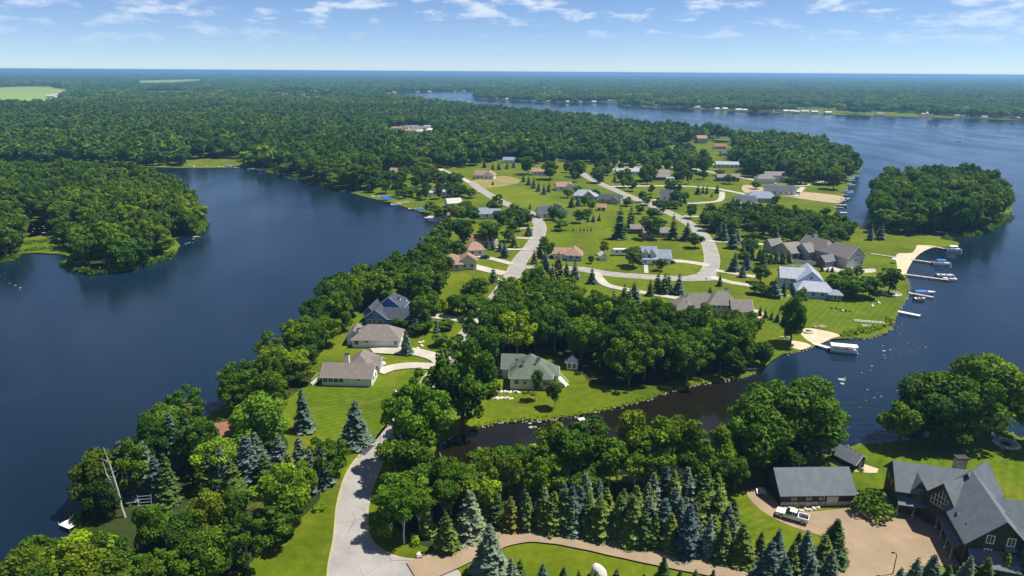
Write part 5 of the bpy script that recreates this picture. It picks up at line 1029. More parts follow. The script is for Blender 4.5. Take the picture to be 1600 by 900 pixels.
def vehicle(kind, label, px, py, ang, paint, name):
    p = G(px, py); z = .2
    root = tag(empty(name, (p.x, p.y, z if kind != 'x' else 0), R(ang)), label, 'pickup' if kind == 'pickup' else ('van' if kind == 'van' else 'car'), None)
    if kind == 'pickup':
        L_ = 5.9
        lofted([(-2.95, .85, .8, .45, .95), (-2.75, .96, .9, .4, 1.08), (-1.2, .98, .92, .4, 1.18), (-.9, .98, .93, .4, 1.2), (1.05, .98, .93, .4, 1.2), (1.1, .98, .93, .4, 1.18)], paint).build('body', paint, root, smooth=False)
        bed = MB().box(1.1, -.98, .42, 2.95, -.84, 1.2).box(1.1, .84, .42, 2.95, .98, 1.2).box(2.86, -.84, .42, 2.95, .84, 1.2).box(1.1, -.84, .42, 2.86, .84, .62).build('bed', paint, root)
        MB().box(1.14, -.82, .622, 2.84, .82, .66).build('bed_liner', 'black_metal', bed)
        cab = lofted([(-1.25, .9, .9, 1.17, 1.2), (-.45, .88, .74, 1.18, 1.84), (.75, .88, .74, 1.18, 1.86), (1.02, .88, .8, 1.18, 1.25)], paint); cab.build('cabin', 'glass', root)
        MB().box(-.5, -.73, 1.83, .78, .73, 1.9, .06, .06).build('cabin_roof', paint, root)
        for sy in (-1, 1):
            pil = MB()
            for x in (-.02, .42): pil.box(x, sy * .9 - .03, 1.16, x + .09, sy * .9 + .03, 1.78)
            pil.build('pillar', paint, root)
            MB().box(-2.97, sy * .62 - .2, .72, -2.86, sy * .62 + .2, .9).build('headlight', 'lamp_glass', root); MB().box(2.93, sy * .86 - .08, .7, 2.98, sy * .86 + .08, 1.05).build('tail_light', 'red_paint', root)
            MB().box(-.75, sy * 1.08 - .12, 1.15, -.6, sy * 1.08 + .12, 1.32).build('mirror', 'black_metal', root)
        MB().box(-3.02, -.8, .42, -2.9, .8, .6).build('bumper', 'aluminium', root)
        for x in (-1.9, 1.95):
            for sy in (-1, 1): wheel(root, x, sy * .88, .4)
    else:
        hgt = {'car': 1.42, 'van': 1.95, 'suv': 1.7}[kind]; b = .92
        lofted([(-2.2, .75, .7, .4, .72), (-2.0, .88, .82, .3, .86), (-1.0, .9, .85, .3, .98), (1.3, .9, .85, .3, 1.0), (2.0, .88, .82, .3, .95), (2.2, .78, .72, .4, .85)], paint).build('body', paint, root)
        back = 2.05 if kind in ('van', 'suv') else 1.6
        lofted([(-1.1, .84, .82, .94, .98), (-.35, .82, .66, .95, hgt), (back - .55, .82, .66, .95, hgt), (back, .82, .76, .95, 1.02)], 'glass').build('cabin', 'glass', root)
        MB().box(-.42, -.68, hgt - .02, back - .5, .68, hgt + .05, .05, .05).build('cabin_roof', paint, root)
        if kind == 'van': MB().box(.5, -.86, .94, 1.9, .86, hgt - .05, .02, .08).build('side_panel', paint, root)
        for x in (-1.4, 1.35):
            for sy in (-1, 1): wheel(root, x, sy * .8, .33, .22)
        for sy in (-1, 1): MB().box(-2.22, sy * .55 - .15, .6, -2.1, sy * .55 + .15, .74).build('headlight', 'lamp_glass', root)
vehicle('pickup', 'white crew-cab pickup truck parked on the gravel court', 1237, 811, -29, 'white_paint', 'pickup_truck')
vehicle('van', 'white van parked beside the blue house', 653, 495, -12, 'white_paint', 'parked_van')
vehicle('car', 'dark blue car on the driveway of the brown-roofed houses', 758, 404, -5, 'dark_blue_paint', 'parked_car')
vehicle('car', 'white car near the street below the brown-roofed houses', 776, 442, -8, 'white_paint', 'parked_car')
vehicle('suv', 'black car parked left of the tall white gable', 848, 337, 0, 'black_metal', 'parked_car')
vehicle('suv', 'dark car by the diagonal street', 981, 312, -30, 'black_metal', 'parked_car')
vehicle('car', 'dark car at the porch house garage', 1047, 412, 0, 'dark_blue_paint', 'parked_car')
vehicle('suv', 'silver car on the sandy lot', 1245, 304, 10, 'silver_paint', 'parked_car')
vehicle('suv', 'white car by the dark-roofed house at the sandy lot', 1210, 291, 30, 'white_paint', 'parked_car')
vehicle('suv', 'blue car near the long white building', 957, 262, 10, 'blue_canvas', 'parked_car')
def rv(label, px, py, ang):
    p = G(px, py); root = tag(empty('motorhome', (p.x, p.y, .1), R(ang)), label, 'motorhome')
    MB().box(-3.2, -1.2, .5, 3.6, 1.2, 3.1, .1, .06).build('body', 'white_paint', root); lofted([(-4.2, 1.0, .95, .45, 1.2), (-3.15, 1.1, 1.0, .45, 2.2)], 'white_paint').build('cab', 'white_paint', root)
    MB().box(-3.75, -.9, 1.5, -3.6, .9, 2.1).build('windscreen', 'glass', root)
    for x in (-1.5, 1.0): MB().box(x - .6, -1.24, 1.6, x + .6, 1.24, 2.3).build('side_window', 'glass', root)
    for x in (-3.0, 2.2):
        for sy in (-1, 1): wheel(root, x, sy * 1.0, .45)
rv('white motorhome parked beside the brown two-storey house', 1047, 284, 175)
rv('white camper standing on the lawn behind the white shed', 968, 399, 2)

# ---------------------------------------------------------------- docks and boats
def dock(label, a, b, wd=1.5, mat='dock_wood', z=.25, group=None, name='dock'):
    A_, B_ = G(*a), G(*b); d = B_ - A_; ln = d.length; root = tag(empty(name, (A_.x, A_.y, 0), math.atan2(d.y, d.x)), label, 'dock', group)
    n = max(1, round(ln / 3.0))
    me = cached(('dk', round(ln / n, 2), wd, mat), lambda: MB().box(.03, -wd / 2, z - .1, ln / n - .03, wd / 2, z).mesh(mat))
    pm = cached(('post', wd), lambda: MB().tube([(0, 0, -1.6), (0, 0, z + .45)], .06, 6).mesh('aluminium'))
    for i in range(n): link('deck_section', me, root, (i * ln / n, 0, 0))
    for i in range(n + 1):
        for s in (-1, 1): link('post', pm, root, (min(i * ln / n + .1, ln - .1), s * (wd / 2 + .07), 0))
    return root
def pontoon(label, px, py, ang, cover='blue_canvas', canopy=True, group=None, full=False, ln=7.0):
    p = G(px, py, 0); root = tag(empty('pontoon_boat', (p.x, p.y, WATER_Z), R(ang)), label, 'boat', group); h = ln / 2
    for s in (-1, 1): MB().tube([(-h, s * .85, .22), (h - .9, s * .85, .22), (h - .3, s * .85, .3), (h, s * .85, .42)], [.32, .32, .26, .06], 8).build('pontoon', 'aluminium', root)
    MB().box(-h + .1, -1.22, .5, h - .4, 1.22, .6).build('deck', 'tan_vinyl', root)
    rl = MB()
    for s in (-1, 1): rl.box(-h + .3, s * 1.16 - .04, .6, h - .5, s * 1.16 + .04, 1.28)
    rl.box(h - .56, -1.12, .6, h - .48, -.4, 1.28); rl.box(h - .56, .4, .6, h - .48, 1.12, 1.28); rl.box(-h + .3, -1.12, .6, -h + .38, 1.12, 1.28)
    rl.build('railing', 'white_paint', root)
    for x, y, a, b in ((h - 1.6, .75, 1.0, .34), (h - 1.6, -.75, 1.0, .34), (-h + 1.1, 0, .4, .95), (-.4, .75, .7, .34)):
        MB().box(x - a, y - b, .6, x + a, y + b, 1.0).build('seat', 'white_canvas', root)
    MB().box(-h - .35, -.22, .1, -h + .05, .22, 1.1, .05, .05).build('motor', 'black_metal', root)
    if canopy:
        l0, l1 = (-h + .1, h - .4) if full else (-h * .6, h * .35); w_ = 1.35 if full else 1.15
        cn = MB(); prof = [(-w_, 2.45), (-w_ * .7, 2.62), (0, 2.7), (w_ * .7, 2.62), (w_, 2.45), (w_, 2.38), (0, 2.6), (-w_, 2.38)]
        cn.prism(prof, 'x', l0, l1).build('canopy', cover, root)
        for x in (l0 + .2, l1 - .2):
            for s in (-1, 1): MB().tube([(x, s * 1.12, .6), (x, s * w_ * .92, 2.45)], .035, 5).build('canopy_pole', 'aluminium', root)
def runabout(label, px, py, ang, hull='white_paint', cover=None, group=None, ln=5.6):
    p = G(px, py, 0); root = tag(empty('motorboat', (p.x, p.y, WATER_Z), R(ang)), label, 'boat', group); h = ln / 2
    m = MB(); S = [(-h, .85, 1.0, 0.0, .8), (-h * .2, .9, 1.1, -.05, .85), (h * .4, .7, 1.0, 0, .92), (h * .8, .3, .6, .2, 1.0), (h, .04, .1, .5, 1.05)]
    for (x, a, b, z0, z1) in S: m.v += [(x, -a, z0), (x, a, z0), (x, b, z1), (x, -b, z1)]
    for i in range(len(S) - 1):
        for k in (0, 1, 3): m.f.append((4 * i + k, 4 * i + (k + 1) % 4, 4 * i + 4 + (k + 1) % 4, 4 * i + 4 + k))
    m.f.append((0, 1, 2, 3)); m.v += [(-h * .95, -.85, .45), (-h * .95, .85, .45), (h * .3, .85, .45), (h * .3, -.85, .45)]; b = len(m.v) - 4; m.f.append((b, b + 1, b + 2, b + 3))
    fd = [(h * .3, .98, .93), (h * .8, .58, 1.0), (h, .1, 1.05)]
    for (x0, w0, z0), (x1, w1, z1) in zip(fd, fd[1:]): m.add([(x0, -w0, z0), (x0, w0, z0), (x1, w1, z1), (x1, -w1, z1)], [(0, 1, 2, 3)])
    m.build('hull', hull, root)
    MB().add([(h * .28, -.85, .95), (h * .28, .85, .95), (h * .12, .75, 1.35), (h * .12, -.75, 1.35), (h * .25, -.85, .95), (h * .25, .85, .95), (h * .09, .75, 1.35), (h * .09, -.75, 1.35)], [(0, 1, 2, 3), (4, 5, 6, 7), (0, 1, 5, 4), (2, 3, 7, 6), (1, 2, 6, 5), (0, 3, 7, 4)]).build('windshield', 'glass', root)
    for s in (-.4, .4): MB().box(-h * .15, s - .28, .45, h * .1, s + .28, .95, .04, .04).build('seat', 'white_canvas', root)
    MB().box(-h * .9, -.8, .45, -h * .6, .8, .85).build('stern_bench', 'white_canvas', root)
    MB().box(-h - .4, -.2, .1, -h, .2, 1.15, .06, .05).build('motor', 'black_metal', root)
    if cover: MB().add([(-h * .95, -1.02, .86), (-h * .95, 1.02, .86), (h * .3, 1.05, .95), (h * .3, -1.05, .95), (-h * .7, 0, 1.3), (h * .1, 0, 1.45)], [(0, 1, 4), (1, 2, 5, 4), (2, 3, 5), (3, 0, 4, 5)]).build('cover', cover, root)
def lift(label, px, py, ang, cover='blue_canvas', group=None):
    p = G(px, py, 0); root = tag(empty('boat_lift', (p.x, p.y, 0), R(ang)), label, 'boat lift', group)
    for x in (-2.6, 2.6):
        for y in (-1.5, 1.5): MB().tube([(x, y, -1.6), (x, y, 2.4)], .07, 6).build('post', 'aluminium', root)
    MB().prism([(-1.75, 2.2), (-1.6, 2.65), (0, 3.0), (1.6, 2.65), (1.75, 2.2), (1.5, 2.55), (0, 2.88), (-1.5, 2.55)], 'x', -3.4, 3.4).build('canopy', cover, root)
    MB().box(-2.6, -1.5, .1, -2.45, 1.5, .25).box(2.45, -1.5, .1, 2.6, 1.5, .25).build('cradle', 'aluminium', root)
dock('dock reaching from the top of the beach', (1455,385), (1487,391)); pontoon('pontoon boat at the end of the topmost beach dock', 1490, 391, -6, 'white_canvas', True, ln=7.5)
dock('dock from the middle of the sandy beach', (1424,406), (1466,412)); pontoon('blue-topped pontoon boat at the middle beach dock', 1471, 413, -8, 'blue_canvas', True, ln=8)
dock('long dock from the lower end of the sandy beach', (1413,429), (1482,438)); pontoon('white pontoon boat on the outer side of the long beach dock', 1477, 432, -8, 'white_canvas', False, ln=7.5); runabout('low runabout at the end of the long beach dock', 1484, 436.5, 172)
dock('dock with a cruiser below the stone fire circle', (1419,458), (1459,465)); runabout('white cruiser moored along the fire circle dock', 1445, 457, -12, ln=7.5, cover='blue_canvas'); runabout('small brown-hulled boat below the fire circle dock', 1437, 467.5, -4, 'tan_vinyl', ln=4.2)
dock('plain white dock with no boat at the lawn shore', (1403,487), (1438,494), 1.7, 'dock_white')
dock('white dock leading to the roofed pontoon boat', (1270,537), (1304,547), 1.6, 'dock_white'); pontoon('pontoon boat under a full white canopy at the small beach', 1318, 549, -14, 'white_canvas', True, full=True, ln=8.2)
runabout('lone white boat out on the large lake', 1499, 220, 20, ln=9)
for i, (px, py) in enumerate([(1334,268),(1337,274),(1330,281),(1326,286),(1327,297),(1322,303),(1324,308),(1316,312),(1312,323)]):
    dock('short dock in the row of boat slips along the canal', (px - 10, py + 1), (px + 6, py + 2), 1.4, 'dock_wood', group='canal slip docks')
lift('blue canopy boat lift at the north end of the canal slips', 1341, 271, -4); lift('wide blue canopy lift second along the canal slips', 1329, 284, 30); lift('blue canopy lift halfway along the canal slips', 1326, 306, 25)
runabout('white motorboat at the north canal slip', 1338, 276, -4); runabout('white motorboat with blue cover at the second canal slip', 1331, 290, 10, 'white_paint', 'blue_canvas'); runabout('tan and white boat in the middle canal slip', 1327, 299, -10, 'tan_vinyl'); pontoon('pontoon boat in the middle canal slip', 1322, 302, -6, 'blue_canvas', True); runabout('white boat below the blue lift in the canal', 1321, 312, 5); pontoon('open white pontoon boat at the south canal slip', 1316, 322, 0, 'white_canvas', False); dock('white dock at the south end of the canal', (1312,332), (1324,333), 1.6, 'dock_white')
lift('twin blue canopy lift on the inner lake shore', 602, 313, -16); lift('second blue canopy lift touching its twin on the inner lake', 607, 316, -16); lift('single blue canopy lift near the brown-roofed cottage', 659, 332, 12)
runabout('white motorboat left of the twin blue lifts', 588, 307.5, -6, ln=7); dock('dock at the open bank of the inner lake', (618,317), (640,316), 1.8); runabout('white boat at the open bank dock', 619, 320, 8, ln=7); runabout('tan boat between the blue lifts', 645, 327, 8, 'tan_vinyl')
dock('dock by the brown-roofed cottage', (692,340), (668,339), 1.6, 'dock_white'); runabout('white boat above the cottage dock', 672, 341.5, 175, ln=7); runabout('white boat below the cottage dock', 677, 345, 170, ln=6)
for i, (px, py) in enumerate([(299,259),(326,259),(345,260),(358,259),(370,261),(392,263),(410,265),(440,271),(453,275),(468,280),(536,297)]):
    (runabout if i % 3 else pontoon)('small white boat moored along the wooded far shore of the inner lake', px, py + 1.2, rnd.uniform(-20, 20), group='boats along the wooded shore')
dock('white raft dock at the outermost left shore', (100,826), (119,815), 3.0, 'dock_white', .4)
runabout('white boat half hidden under birches on the pond', 921, 667, -30, ln=4.6); dock('little white dock on the pond below the green-roofed house', (907,654), (917,665), 1.6, 'dock_white')
def canoe(label, px, py, ang, mat):
    p = G(px, py); root = tag(empty('canoe', (p.x, p.y, .12), R(ang)), label, 'canoe'); m = MB(); S = [(-2.1, .02, .42), (-1.4, .28, .3), (0, .4, .26), (1.4, .28, .3), (2.1, .02, .42)]
    for x, b, z in S: m.v += [(x, -b * .5, 0), (x, b * .5, 0), (x, b, z), (x, -b, z)]
    for i in range(4):
        for k in (0, 1, 3): m.f.append((4 * i + k, 4 * i + (k + 1) % 4, 4 * i + 4 + (k + 1) % 4, 4 * i + 4 + k))
    m.build('hull', mat, root); MB().box(-.8, -.3, .2, -.6, .3, .24).box(.6, -.3, .2, .8, .3, .24).build('thwart', 'dock_wood', root)
canoe('pale blue canoe on the channel bank', 1141, 576, -10, 'teal_plastic'); canoe('white canoe lying on the green bank at the pond mouth', 1172, 578, 5, 'white_paint')

# ---------------------------------------------------------------- garden things
def ringstones(label, px, py, r, n, name, cat, hole='black_metal'):
    p = G(px, py); root = tag(empty(name, (p.x, p.y, .08)), label, cat)
    me = cached('stone', lambda: lofted([(-.3, .16, .1, 0, .26), (-.15, .26, .2, 0, .36), (.15, .28, .2, 0, .34), (.3, .15, .1, 0, .25)], 'boulder').mesh('boulder'))
    for k in range(n):
        a = 6.283 * k / n; o = link('stone', me, root, (r * math.cos(a), r * math.sin(a), 0), a + 1.57 + rnd.uniform(-.3, .3)); o.scale = (rnd.uniform(.9, 1.5),) * 3
    m = MB(); m.v = [(r * .92 * math.cos(6.283 * k / 20), r * .92 * math.sin(6.283 * k / 20), .03) for k in range(20)]; m.f = [tuple(range(20))]; m.build('paving', 'concrete', root)
    MB().tube([(0, 0, .05), (0, 0, .35), (0, 0, .6)], [r * .42, r * .42, r * .1], 10).build('fire_bowl', hole, root)
ringstones('stone fire pit ring on the diagonal-striped lawn', 1572, 694, 2.4, 20, 'fire_pit', 'fire pit'); ringstones('stone fire circle near the lake below the dark tree', 1393, 460, 3.2, 22, 'fire_circle', 'fire pit'); ringstones('small fire pit on the small beach', 1262, 519, 1.6, 14, 'fire_pit', 'fire pit')
def ptable(label, px, py, ang):
    p = G(px, py); root = tag(empty('picnic_table', (p.x, p.y, .06), R(ang)), label, 'table')
    for k in range(5): MB().box(-1.0, -.45 + k * .185, .72, 1.0, -.45 + k * .185 + .165, .77).build('table_board', 'dock_white', root)
    for s in (-1, 1): MB().box(-1.0, s * .78 - .15, .42, 1.0, s * .78 + .15, .47).build('bench_board', 'dock_white', root)
    for x in (-.75, .75): MB().tube([(x, -.75, 0), (x, -.3, .72)], .05, 4).tube([(x, .75, 0), (x, .3, .72)], .05, 4).box(x - .04, -.9, .34, x + .04, .9, .42).build('leg_frame', 'dock_wood', root)
ptable('pale picnic table on the gravel left of the log garage', 1189, 771, 80)
def boulder(label, px, py, s, grp=None, mat='boulder'):
    p = G(px, py); bm = bmesh.new(); bmesh.ops.create_icosphere(bm, subdivisions=3, radius=1)
    for v in bm.verts:
        n = math.sin(v.co.x * 3 + px) * math.cos(v.co.y * 2.6 + py) * .16 + math.sin(v.co.z * 5 + v.co.x * 4) * .07; v.co *= 1 + n; v.co.z = v.co.z * .75 + .3
    me = bpy.data.meshes.new('boulder'); bm.to_mesh(me); bm.free(); me.materials.append(MAT[mat]); o = link('boulder', me, None, (p.x, p.y, 0), px); o.scale = s; tag(o, label, 'boulder', grp)
boulder('big pale boulder on the lawn below the gravel drive', 936, 901, (1.5, 1.3, 2.2)); boulder('rounded mound boulder by the white ranch driveway', 597, 569, (1.2, 1, .8)); boulder('pale rock at the road edge near the gravel drive', 655, 868, (.7, .6, .6))
boulder('rock beside the log garage corner', 1337, 775, (.8, .7, .7))
for k, (px, py) in enumerate([(656,536),(659,541),(653,545),(661,535)]): boulder('rock in the garden group on the lawn by the blue spruce', px, py, (.6, .5, .55), 'garden rocks on the lawn')
for k in range(16): boulder('rock in the rows of retaining stones below the green-roofed house', 768 + (k % 9) * 5.2 + rnd.uniform(-1, 1), (613 if k < 9 else 623) + rnd.uniform(-1, 1), (.7, .45, .45), 'retaining stones by the pond house')
for k in range(9): boulder('rock in the planting bed of the log garage', 1228 + k * 6.2, 798 - abs(k - 4) * .8 + rnd.uniform(-1.5, 1), (.5, .4, .4), 'rocks before the log garage')
for k in range(10): boulder('rock in the bed at the corner of the log house', 1535 + k * 5 + rnd.uniform(-2, 2), 880 + rnd.uniform(-4, 6), (.6, .5, .5), 'rocks before the log house')
def lamp(label, px, py):
    p = G(px, py); root = tag(empty('street_lamp', (p.x, p.y, .06)), label, 'lamp'); MB().tube([(0, 0, 0), (0, 0, 3.6), (-.1, 0, 4.1), (-.5, 0, 4.35)], [.09, .07, .06, .05], 8).build('pole', 'black_metal', root); MB().box(-1.0, -.16, 4.28, -.4, .16, 4.42, .05, .05).build('lamp_head', 'black_metal', root)
lamp('dark curved lamp post at the bottom of the gravel court', 1395, 897)
def mailbox(label, px, py):
    p = G(px, py); root = tag(empty('mailbox', (p.x, p.y, 0)), label, 'mailbox'); MB().box(-.05, -.05, 0, .05, .05, 1.1).build('post', 'dock_wood', root); MB().prism([(-.13, 1.1), (.13, 1.1), (.13, 1.3), (.07, 1.4), (-.07, 1.4), (-.13, 1.3)], 'x', -.28, .28).build('box', 'black_metal', root)
for a in (('mailbox at the street near the drive to the tan house', 947, 427), ('mailbox by the near road and blacktop drive', 564, 714), ('mailbox at the corner of the loop street', 1103, 440), ('mailbox by the gravel drive entrance', 660, 873)): mailbox(*a)
def chair(label, px, py, ang, mat, grp):
    p = G(px, py); root = tag(empty('lawn_chair', (p.x, p.y, .05), R(ang)), label, 'chair', grp); MB().box(-.32, -.3, .35, .32, .3, .42).build('seat', mat, root); MB().add([(-.32, .28, .4), (.32, .28, .4), (.3, .55, 1.05), (-.3, .55, 1.05), (-.32, .34, .4), (.32, .34, .4), (.3, .61, 1.05), (-.3, .61, 1.05)], [(0, 1, 2, 3), (4, 5, 6, 7), (0, 1, 5, 4), (1, 2, 6, 5), (2, 3, 7, 6), (3, 0, 4, 7)]).build('backrest', mat, root)
    for x in (-.28, .28):
        for y in (-.26, .26): MB().box(x - .04, y - .04, 0, x + .04, y + .04, .36).build('leg', mat, root)
    for x in (-.36, .36): MB().box(x - .06, -.32, .6, x + .06, .4, .64).build('armrest', mat, root)
chair('white lawn chair alone on the ranch house lawn', 619, 614, 140, 'white_paint', None)
for k, (px, py) in enumerate([(1364,480),(1374,475),(1317,487),(1273,512)]): chair(['white chair on the lake lawn nearest the frame', 'white chair on the lake lawn nearest the fire circle', 'white chair between the two dark beds', 'white chair at the small beach'][k], px, py, 40 * k, 'white_paint', None)
for k, (px, py) in enumerate([(1552,683),(1558,690),(1580,701),(1565,703)]): chair('weathered chair around the stone fire pit', px, py, 90 * k, 'white_paint' if k == 0 else 'dock_wood', 'chairs around the fire pit')
def frame(label, px, py, ang, l, w_, name, cat, mat='dock_white', z=.3):
    p = G(px, py); root = tag(empty(name, (p.x, p.y, 0), R(ang)), label, cat); MB().box(-l / 2, -w_ / 2, z, l / 2, -w_ / 2 + .25, z + .16).box(-l / 2, w_ / 2 - .25, z, l / 2, w_ / 2, z + .16).build('side_rail', mat, root)
    n = int(l / 1.1)
    for k in range(n + 1): MB().box(-l / 2 + (l - .12) * k / n, -w_ / 2 + .25, z + .03, -l / 2 + (l - .12) * k / n + .12, w_ / 2 - .25, z + .13).build('crossbar', mat, root)
    for x in (-l / 2 + .2, l / 2 - .2):
        for y in (-w_ / 2 + .12, w_ / 2 - .12): MB().box(x - .05, y - .05, 0, x + .05, y + .05, z).build('foot', mat, root)
frame('white dock frame stored on the grass above the reeds', 1358, 504, -14, 9.5, 1.7, 'slatted_platform', 'platform'); frame('small white dock frame on the grass below the long one', 1357, 511, -14, 3.6, 1.4, 'slatted_platform', 'platform')
frame('white slatted bench frame by the boat ramp', 1226, 531, 0, 3, 1.4, 'bench_frame', 'bench', z=.8)
frame('white trampoline-like frame on the beach lawn', 1285, 514, 0, 2.2, 1.6, 'table_frame', 'table', 'beige_plastic', .9)
def dockstand(label, px, py, ang):
    p = G(px, py); root = tag(empty('ladder_frame', (p.x, p.y, 0), R(ang)), label, 'frame')
    for x in (-1.2, 1.2): MB().tube([(x, 0, 0), (x, .8, 4.2)], .07, 5).build('side_rail', 'aluminium', root)
    for k in range(7): MB().tube([(-1.2, .8 * (k + .5) / 7, 4.2 * (k + .5) / 7), (1.2, .8 * (k + .5) / 7, 4.2 * (k + .5) / 7)], .05, 5).build('rung', 'aluminium', root)
    MB().box(.4, -.6, 0, 1.4, .2, .5).build('float', 'teal_plastic', root)
dockstand('leaning aluminium dock ladder among the left shore trees', 228, 806, 8)
def swing(label, px, py, ang):
    p = G(px, py); root = tag(empty('swing', (p.x, p.y, 0), R(ang)), label, 'swing')
    for x in (-1.4, 1.4):
        for y in (-.8, .8): MB().tube([(x, y, 0), (x, 0, 2.3)], .06, 5).build('leg', 'dock_wood', root)
    MB().tube([(-1.6, 0, 2.3), (1.6, 0, 2.3)], .07, 6).build('top_bar', 'dock_wood', root); MB().box(-.8, -.3, .5, .8, .3, .57).box(-.8, .26, .57, .8, .32, 1.1).build('seat', 'dock_wood', root)
    for x in (-.75, .75): MB().tube([(x, 0, .6), (x, 0, 2.3)], .025, 4).build('chain', 'black_metal', root)
swing('wooden swing frame by the sandy right shore', 1562, 671, -25)
def umbrella(label, px, py):
    p = G(px, py); root = tag(empty('beach_umbrella', (p.x, p.y, 0)), label, 'umbrella'); MB().tube([(0, 0, 0), (0, 0, 2.5)], .04, 6).build('pole', 'aluminium', root); MB().tube([(0, 0, 2.0), (0, 0, 2.3), (0, 0, 2.55)], [1.4, .9, .05], 10).build('canopy', 'white_canvas', root)
umbrella('white umbrella at the upper left of the beach', 1397, 411)
def deck(label, px, py, ang):
    p = G(px, py); root = tag(empty('deck_stair', (p.x, p.y, 0), R(ang)), label, 'stair')
    for k in range(9): MB().box(k * .32, -.7, 1.9 - k * .21, k * .32 + .3, .7, 2.0 - k * .21).build('step', 'dock_white', root)
    for y in (-.75, .75): MB().tube([(0, y, 2.9), (2.9, y, 1.0)], .06, 5).tube([(0, y, 1.9), (2.9, y, .1)], .1, 4).build('handrail', 'trim_white', root)
deck('white deck stairs descending from the green-roofed house', 873, 599, -40); deck('white stairs at the left end of the white ranch house', 503, 597, 215)
def pole(label, px, py, h, mat='dead'):
    p = G(px, py); root = tag(empty('dead_birch', (p.x, p.y, 0)), label, 'tree'); m = MB(); q = random.Random(px)
    m.tube([(0, 0, -.2), (-.3, .1, h * .4), (-.9, .2, h * .75), (-1.5, .2, h)], [.24, .19, .13, .04], 7).build('trunk', 'birch_bark', root); m = MB()
    m.tube([(.2, 0, -.1), (-.6, 0, h * .35), (-1.9, .2, h * .62), (-2.2, .3, h * .8)], [.25, .19, .12, .04], 6)
    for k in range(9):
        t = q.uniform(.4, .9); b = Vector((-1.3 * t, .1, h * t)); m.tube([b, b + Vector((q.uniform(-1.2, 1.2), q.uniform(-.8, .8), q.uniform(.6, 1.6)))], [.08, .02], 4)
    m.build('limb', 'birch_bark', root)
pole('bare white dead birch leaning at the left shore', 194, 808, 15); pole('bare white dead stem south of the pond', 700, 768, 9); pole('bare grey stem among the pond birches', 1092, 752, 11); pole('forked bare stem in the bottom left thicket', 322, 838, 8)

# ---------------------------------------------------------------- shrubs, reeds, stones: uncountable stuff
def leafpatch(name, label, lines, per, h, rad, size, tint, cat='shrubs', seed=1):
    q = np.random.default_rng(seed); P = []; Nn = []
    for ln in lines:
        pts = catmull(W(ln), False, 1.0, 30)
        for a in pts:
            cx, cy = a.x + q.normal() * rad * .4, a.y + q.normal() * rad * .4; r = rad * q.uniform(.5, 1); hh = h * q.uniform(.5, 1.1); n = int(per * q.uniform(.6, 1.3)); d = unit(q.normal(size=(n, 3))); d[:, 2] = np.abs(d[:, 2])
            P.append(np.array([cx, cy, -.1]) + d * np.array([r, r, hh]) * q.uniform(.7, 1, (n, 1))); Nn.append(unit(d + q.normal(size=(n, 3)) * .5))
    me = cards_mesh(name, np.concatenate(P), np.concatenate(Nn), size * q.uniform(.6, 1.3, sum(len(p) for p in P)), 'leaf'); o = tag(link(name, me), label, cat, None, 'stuff'); o.color = (*tint, 1)
leafpatch('bank_reeds', 'bright green reeds along the lake bank by the small beach', [[(1315,524),(1340,522),(1365,516),(1385,508),(1392,498)], [(1320,519),(1345,515),(1370,510)]], 60, 1.5, 1.2, .28, (1.7, 1.5, .9), 'reeds', 2)
leafpatch('pond_bank_grass', 'rough bright grass along the pond banks', [[(690,688),(720,674),(760,662),(800,655),(850,653),(900,647),(935,641),(990,628),(1030,615),(1090,599),(1150,589)]], 45, .55, .9, .2, (1.9, 1.6, .9), 'grass', 3)
leafpatch('island_marsh', 'pale green marsh growth at the front of the left island', [[(35,393),(60,390),(100,385),(110,372)], [(45,380),(90,375)], [(200,330),(240,335),(260,340)], [(190,335),(230,340)]], 60, 1.6, 2.4, .4, (1.9, 1.7, .9), 'marsh', 4)
leafpatch('shore_scrub', 'low scrub along the wooded shores', [[(104,412),(125,423),(150,426),(200,420),(250,407),(272,397)], [(300,366),(315,360),(321,348)], [(430,271),(500,289),(540,298)], [(1478,373),(1500,369),(1530,363),(1560,351),(1575,338)], [(0,408),(25,403)], [(130,812),(160,790),(200,748),(250,718),(300,672)]], 70, 2.4, 2.2, .45, (.9, 1, .85), 'shrubs', 5)
leafpatch('roadside_shrubs', 'yellow-green shrubs on the inner side of the near road', [[(590,838),(604,838)], [(642,846),(648,850)], [(500,798),(506,796)]], 220, 2.0, 1.3, .22, (2.6, 2.1, .8), 'shrubs', 6)
leafpatch('garden_beds', 'dark garden plants around the houses', [[(1228,795),(1250,797)], [(1325,730),(1345,735)], [(1300,482),(1310,483)], [(1320,486),(1328,487)], [(1410,792),(1398,765)], [(590,572),(598,568)], [(800,612),(830,616)], [(1535,885),(1560,880)]], 90, .9, .8, .2, (.8, .85, .8), 'shrubs', 7)
leafpatch('hedge_by_blue_house', 'long green hedge behind the blue house', [[(625,487),(650,484),(680,484),(705,490)], [(660,478),(690,480)]], 90, 3.2, 1.6, .35, (.9, 1, .8), 'hedge', 8)
def stones(name, label, lines, r, mat, seed):
    q = random.Random(seed); m = MB()
    for ln in lines:
        for a in catmull(W(ln), False, .55, 400):
            s = r * q.uniform(.4, 1.2); x, y = a.x + q.uniform(-.5, .5), a.y + q.uniform(-.5, .5); z = q.uniform(-.4, -.1)
            m.add([(x - s, y, z), (x, y - s * .8, z), (x + s, y, z), (x, y + s * .8, z), (x + q.uniform(-.1, .1), y, z + s * 1.1), (x, y, z - s)], [(0, 1, 4), (1, 2, 4), (2, 3, 4), (3, 0, 4), (1, 0, 5), (2, 1, 5), (3, 2, 5), (0, 3, 5)])
    tag(m.build(name, mat), label, 'stones', None, 'stuff')
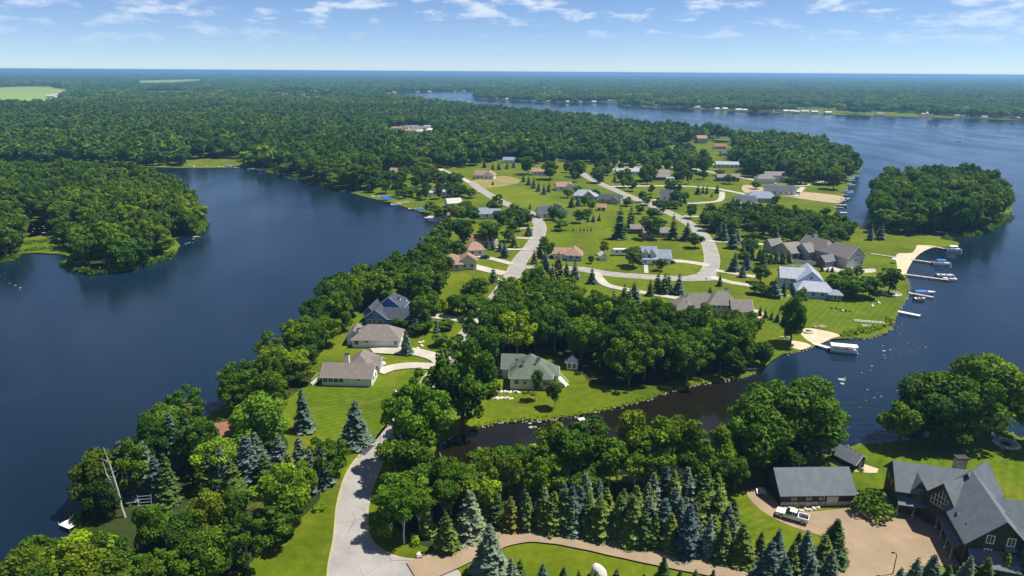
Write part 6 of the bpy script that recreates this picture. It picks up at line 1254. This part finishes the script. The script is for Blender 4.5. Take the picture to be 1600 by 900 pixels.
stones('shore_stones', 'pale stones lining the lake and pond shores', [[(1318,699),(1340,694),(1375,692),(1400,690)], [(1530,664),(1560,668),(1600,686)], [(1393,513),(1398,495),(1408,478),(1418,462),(1421,448),(1417,437)], [(1225,553),(1250,548),(1275,540),(1300,529)], [(1320,528),(1350,528),(1375,523),(1393,513)], [(690,690),(720,676),(760,664),(800,657),(850,655),(900,650)], [(930,643),(990,630),(1030,617),(1090,601),(1150,591),(1178,584)], [(1478,374),(1500,370),(1530,364),(1560,352)]], .38, 'stone_shore', 3)
def pads(name, label, zones, seed):
    q = random.Random(seed); m = MB()
    for (x0, y0, x1, y1, n, s) in zones:
        for k in range(n):
            p = G(q.uniform(x0, x1), q.uniform(y0, y1), WATER_Z); 
            if on_land(np.array([p.x]), np.array([p.y]))[0]: continue
            r = s * q.uniform(.4, 1.3) * (2.4 if q.random() < .12 else 1); a0 = q.uniform(0, 6)
            m.add([(p.x + r * math.cos(a0 + t) * q.uniform(.5, 1.3), p.y + r * math.sin(a0 + t) * q.uniform(.5, 1), WATER_Z + .045) for t in (0, 1.05, 2.1, 3.15, 4.2, 5.2)], [(0, 1, 2, 3, 4, 5)])
    me = m.mesh('lily'); tag(link(name, me), label, 'lily pads', None, 'stuff')
pads('lily_pads', 'pale lily pads and floating weed on the calm water', [(1330,560,1405,640,10,.28), (1370,505,1450,560,20,.22), (1375,540,1395,560,6,.36), (0,425,35,465,10,.35), (30,340,85,368,24,.6), (285,368,312,382,10,.8), (815,658,845,670,6,.5), (1310,590,1330,600,3,.5)], 5)

# ---------------------------------------------------------------- air
hz_m = bpy.data.materials.new('haze'); hz_m.use_nodes = True; hn = hz_m.node_tree; hn.nodes.clear()
ho = hn.nodes.new('ShaderNodeOutputMaterial'); hv = hn.nodes.new('ShaderNodeVolumePrincipled'); hn.links.new(hv.outputs[0], ho.inputs['Volume'])
hv.inputs['Color'].default_value = (.27, .56, .92, 1); hv.inputs['Density'].default_value = HAZE_DENSITY; hv.inputs['Anisotropy'].default_value = .2
hb = MB().box(-61000, -300, -2.5, 61000, 61000, 83.5).build('haze', None); hb.data.materials.append(hz_m); tag(hb, 'thin blue summer haze in the air', 'haze', None, 'stuff')
scene.cycles.volume_max_steps = 64
